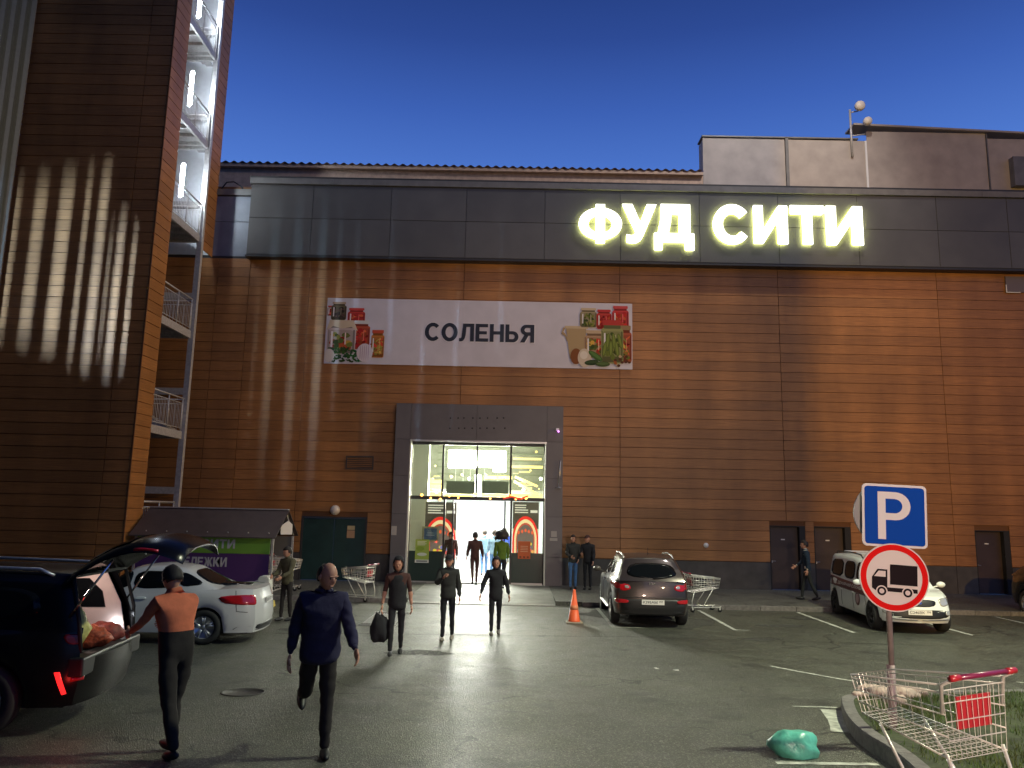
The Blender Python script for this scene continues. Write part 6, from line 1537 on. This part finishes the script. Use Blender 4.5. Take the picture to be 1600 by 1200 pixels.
# build P as stem + bowl quads
mb.prism([(-.52*s_, -.76*s_), (-.28*s_, -.76*s_), (-.28*s_, .76*s_), (-.52*s_, .76*s_)], 'y', -.008, -.005)
no = [(-.28, -.14)]+[(.02+.47*cos(radians(-90+k_*15)), .31+.45*sin(radians(-90+k_*15))) for k_ in range(13)]+[(-.28, .76)]
for i in range(len(no)-1):
    q = [no[i], no[i+1], inn[i+1], inn[i]]; mb.prism([(x*s_, y*s_) for x, y in q], 'y', -.008, -.005)
mb.build('letter_p', Msw, ps)
ns = thing('no_lorries_sign', 'round red-rimmed sign with a black lorry, below the parking sign', 'sign', (rc_.x, SY-.03, rc_.z)); ns.rotation_euler = (0, radians(3.0), radians(-6))
rr_ = (at(1447, 902, SY).x-at(1343, 902, SY).x)/2
def disc(mb, r0, r1, y0, y1, n=56):
    if r0 <= 0: mb.prism([(r1*cos(2*pi*i/n), r1*sin(2*pi*i/n)) for i in range(n)], 'y', y0, y1)
    else:
        for i in range(n):
            a, b_ = 2*pi*i/n, 2*pi*(i+1)/n; mb.add([(r*cos(t), y0, r*sin(t)) for r, t in ((r0, a), (r1, a), (r1, b_), (r0, b_))], [(0, 1, 2, 3)])
mb = MB(); disc(mb, 0, rr_, 0, .02); mb.build('plate', mat('sign_pinkish_white', (.80, .68, .62), .5), ns)
mb = MB(); disc(mb, rr_*.80, rr_*.965, -.003, 0); mb.build('red_ring', Msr, ns)
lk = Ink(); W_ = (.80, .68, .62); K_ = (.012, .005, .007)
def L_(pts, c): lk.poly([(x*rr_, y*rr_) for x, y in pts], c)
L_([(-.12, -.22), (.66, -.22), (.66, .38), (-.12, .38)], K_)
L_([(-.64, -.34), (-.64, -.02), (-.48, .22), (-.20, .22), (-.20, -.30), (.66, -.30), (.66, -.42), (-.52, -.42)], K_)
L_([(-.58, .0), (-.45, .17), (-.25, .17), (-.25, .0)], W_)
L_([(-.12, -.245), (.66, -.245), (.66, -.21), (-.12, -.21)], W_)
for x in (-.36, .38):
    for r_, c_ in ((.165, W_), (.13, K_), (.072, W_)): lk.ell(x*rr_, -.42*rr_, r_*rr_, r_*rr_, c_, 20)
lk.build('lorry_print', ns, (0, -.006, 0))
bs = thing('round_sign', 'grey back of a round sign facing the other way behind the parking sign', 'sign', (pc.x-.07, SY+.10, pc.z+.02)); mb = MB(); disc(mb, 0, w2*.98, -.01, .01); mb.build('plate', mat('sign_back_grey', (.3, .29, .29), .5), bs)
# brackets
for zz_ in (pc.z, rc_.z): boxpart('bracket', (-.06, -.045, zz_-gzp-.02), (.06, -.028, zz_-gzp+.02), M_gal, SPp)

# ================================================================== GRASS ISLAND
edge = [gp(x, y) for x, y in ((1480, 1262), (1437, 1222), (1400, 1192), (1362, 1170), (1338, 1146), (1326, 1122), (1324, 1104))]
pts = [Vector((e.x, e.y)) for e in edge]
p_end = gp(1700, 1100)
far_ = [Vector((4.9, 10.75)), Vector((6.4, 11.35)), Vector((8.5, 11.6)), Vector((12, 11.6))]
near_ = [Vector((3.2, 5.2)), Vector((3.05, 3.6)), Vector((2.9, 1.5)), Vector((2.9, -2))]
ring_ = list(reversed(near_[1:]))+[Vector((3.02, 5.0))]+pts[1:]+far_
# smooth
def chaikin(p, k=2):
    for _ in range(k):
        q = [p[0]]
        for a, b in zip(p[:-1], p[1:]): q += [a.lerp(b, .25), a.lerp(b, .75)]
        p = q+[p[-1]]
    return p
ring_ = chaikin(ring_, 2)
M_soil = mat('soil_and_turf', (.045, .055, .022), .95, var=.5, vscale=6, bump=.6, bscale=20)
bm = bmesh.new(); vsr = [bm.verts.new((p.x, p.y, 0)) for p in ring_]+[bm.verts.new((12, -2, 0))]
bm.faces.new(vsr); bmesh.ops.triangulate(bm, faces=bm.faces)
for _ in range(4): 
    bmesh.ops.subdivide_edges(bm, edges=[e for e in bm.edges if e.calc_length() > .6], cuts=1, use_grid_fill=False); bmesh.ops.triangulate(bm, faces=bm.faces)
for v in bm.verts: v.co.z = g(v.co.x, v.co.y)+.125+.02*sin(v.co.x*3)*cos(v.co.y*2.3)
me = bpy.data.meshes.new('grass_island'); bm.to_mesh(me); bm.free(); me.materials.append(M_soil)
isl = bpy.data.objects.new('grass_island', me); COL.objects.link(isl); isl['kind'] = 'structure'
# kerb stones along its edge
acc = []; 
def kerb_run(path, L=.95):
    out = []; d = 0; cur = path[0]; i = 1; seg = [cur]
    while i < len(path):
        s2 = (path[i]-cur).length
        if d+s2 >= L: t = (L-d)/s2; cur = cur.lerp(path[i], t); seg.append(cur); out.append(seg); seg = [cur]; d = 0
        else: d += s2; cur = path[i]; seg.append(cur); i += 1
    if len(seg) > 1: out.append(seg)
    return out
for seg in kerb_run(ring_):
    mb = MB(); vs = []; n = len(seg)
    pp2 = []
    for i, p in enumerate(seg):
        d = (seg[min(i+1, n-1)]-seg[max(i-1, 0)]).normalized(); nr = Vector((-d.y, d.x))
        q = p+d*(.004 if i == 0 else (-.004 if i == n-1 else 0)); pp2.append((q+nr*.075, q-nr*.075))
    for a, b in pp2:
        zt = g(a.x, a.y)+.155
        vs += [(a.x, a.y, zt-.35), (a.x, a.y, zt-.02), (a.x*.93+b.x*.07, a.y*.93+b.y*.07, zt), (b.x*.93+a.x*.07, b.y*.93+a.y*.07, zt), (b.x, b.y, zt-.02), (b.x, b.y, zt-.35)]
    fs = [tuple(range(6)), tuple(reversed(range((n-1)*6, n*6)))]
    for i in range(n-1):
        for j in range(6): fs.append((i*6+j, i*6+(j+1) % 6, (i+1)*6+(j+1) % 6, (i+1)*6+j))
    mb.add(vs, fs); mb.build('kerb_stone', M_conc, isl)
# grass blades
def inside(x, y, poly):
    c_ = False; j = len(poly)-1
    for i in range(len(poly)):
        a, b = poly[i], poly[j]
        if (a.y > y) != (b.y > y) and x < (b.x-a.x)*(y-a.y)/(b.y-a.y)+a.x: c_ = not c_
        j = i
    return c_
poly = ring_+[Vector((12, -2))]; rg = random.Random(5); v = []; f = []
from mathutils import noise as mn
cnt = 0
while cnt < 42000:
    y = 3+8.6*rg.random()**1.1; x = 2.9+6.5*rg.random()
    if not inside(x-.12, y, poly) : continue
    if mn.noise(Vector((x*1.3, y*1.3, 0)))+.25+max(0, (x-4)*.15) < rg.random()*.55: cnt += 1; continue
    cnt += 1; z = g(x, y)+.12; a = rg.random()*6.3; h = rg.uniform(.03, .095); w = .006; lx_ = rg.uniform(-.03, .03); ly_ = rg.uniform(-.03, .03); k = len(v)
    v += [(x-cos(a)*w, y-sin(a)*w, z), (x+cos(a)*w, y+sin(a)*w, z), (x+lx_, y+ly_, z+h)]; f.append((k, k+1, k+2))
me = bpy.data.meshes.new('grass'); me.from_pydata(v, [], f); me.materials.append(mat('grass_blade', (.075, .16, .03), .7, var=.5, vscale=3, col2=(.11, .12, .035)))
go = bpy.data.objects.new('grass', me); COL.objects.link(go); tag(go, 'short ragged grass growing on the kerbed island', 'grass', kind='stuff')
# rubble at the foot of the post
rg = random.Random(9); M_rub = mat('pale_rubble', (.50, .38, .32), .85, var=.4, vscale=10, bump=.6, bscale=18)
RUB = ['%s pale stone in the heap %s' % (a, b) for a, b in (('leftmost small', 'at the island kerb'), ('flat', 'left of the sign post foot'), ('chunky', 'left of the post, second from the kerb'), ('long low', 'touching the sign post on its left'), ('rounded', 'right at the foot of the sign post'), ('broken', 'just behind the post foot'), ('jagged', 'just right of the sign post'), ('smaller', 'right of the post seen through the trolley'), ('tilted', 'second from the right end'), ('wide', 'near the right end in the grass'), ('rightmost low', 'lying in the grass')) ]
for i in range(11):
    px = 1343+i*9.6; rg.random(); py = rg.uniform(1082, 1100); P = gp(px, py, .13); s0 = rg.uniform(.06, .15)
    lump('rubble_stone', RUB[i], (P.x, P.y, P.z+s0*.3), (s0*1.3, s0, s0*.75), M_rub, 'stone', 'broken stones around the foot of the sign post', seed=20+i, n=10, amp=.35)

# ================================================================== SMALL THINGS
P = gp(897, 973); co = thing('traffic_cone', 'orange traffic cone on the asphalt left of the crossover car', 'cone', (P.x, P.y, 0))
M_cone = mat('cone_orange', (.85, .13, .04), .45)
mb = MB(); mb.box((-.20, -.20, .0), (.20, .20, .035)); mb.build('base', mat('cone_base', (.30, .26, .2), .6), co, bevel=.01)
mb = MB(); mb.lathe([(.15, .035), (.14, .06), (.10, .32), (.0985, .32)], 24); mb.lathe([(.0985, .32), (.084, .42), (.083, .42), (.028, .78), (.0, .785)], 24); mb.build('cone_body', M_cone, co)
mb = MB(); mb.lathe([(.103, .31), (.088, .41)], 24); mb.build('reflective_band', mat('cone_band', (.75, .25, .12), .4), co)
P = gp(408, 950); br = thing('road_barrier', 'white plastic barrier block with a yellow foot beside the shelter', 'barrier', (P.x, P.y+.2, 0), radians(4))
mb = MB(); mb.prism([(-.20, .16), (.20, .16), (.17, .30), (.14, .74), (.08, .80), (-.10, .80), (-.15, .74), (-.18, .30)], 'y', -.2, .2); mb.build('body', mat('barrier_white', (.60, .60, .56), .5), br, bevel=.02)
mb = MB(); mb.prism([(-.26, 0), (.26, 0), (.22, .155), (-.22, .155)], 'y', -.24, .24); mb.build('foot', mat('barrier_yellow', (.55, .42, .03), .5), br, bevel=.015)
mb = MB(); mb.tube([(-.1, 0, .72), (-.75, .2, .42)], .018, 6); mb.build('chain_bar', M_gal, br)
P = gp(1250, 1186); pb = lump('plastic_bag', 'crumpled translucent teal plastic bag lying on the asphalt', (P.x, P.y+.12, P.z+.085), (.24, .17, .15), mat('teal_plastic', (.14, .58, .44), .35, var=.3, vscale=9, bump=.9, bscale=8), 'bag', seed=12, n=26, amp=.13)
# manhole covers
for px, py, lab in ((380, 1082, 'round iron manhole cover in the near asphalt at left'),):
    P = gp(px, py); mb = MB(); mb.lathe([(.30, .0), (.30, .012), (.27, .014), (.27, .010), (0, .012)], 28); o = mb.build('manhole_cover', mat('cast_iron', (.05, .045, .04), .6, bump=.6, bscale=25)); o.location = (P.x, P.y, P.z-.004); o.rotation_euler = (-.052, 0, 0); tag(o, lab, 'manhole')

# two scraps of paper on the asphalt
for (px, py, lab) in ((1056, 1048, 'tiny white paper scrap on the asphalt in front of the crossover car'), (1025, 1045, 'small pale scrap lying left of the parking lines')):
    P = gp(px, py); mb = MB(); mb.add([(-.06, -.03, .004), (.05, -.04, .012), (.06, .03, .006), (.0, .05, .020), (-.05, .03, .006)], [(0, 1, 3), (1, 2, 3), (0, 3, 4)])
    o = mb.build('paper_scrap', M_paper); o.location = (P.x, P.y, P.z+.002); o.rotation_euler = (0, 0, px*.1); tag(o, lab, 'litter')
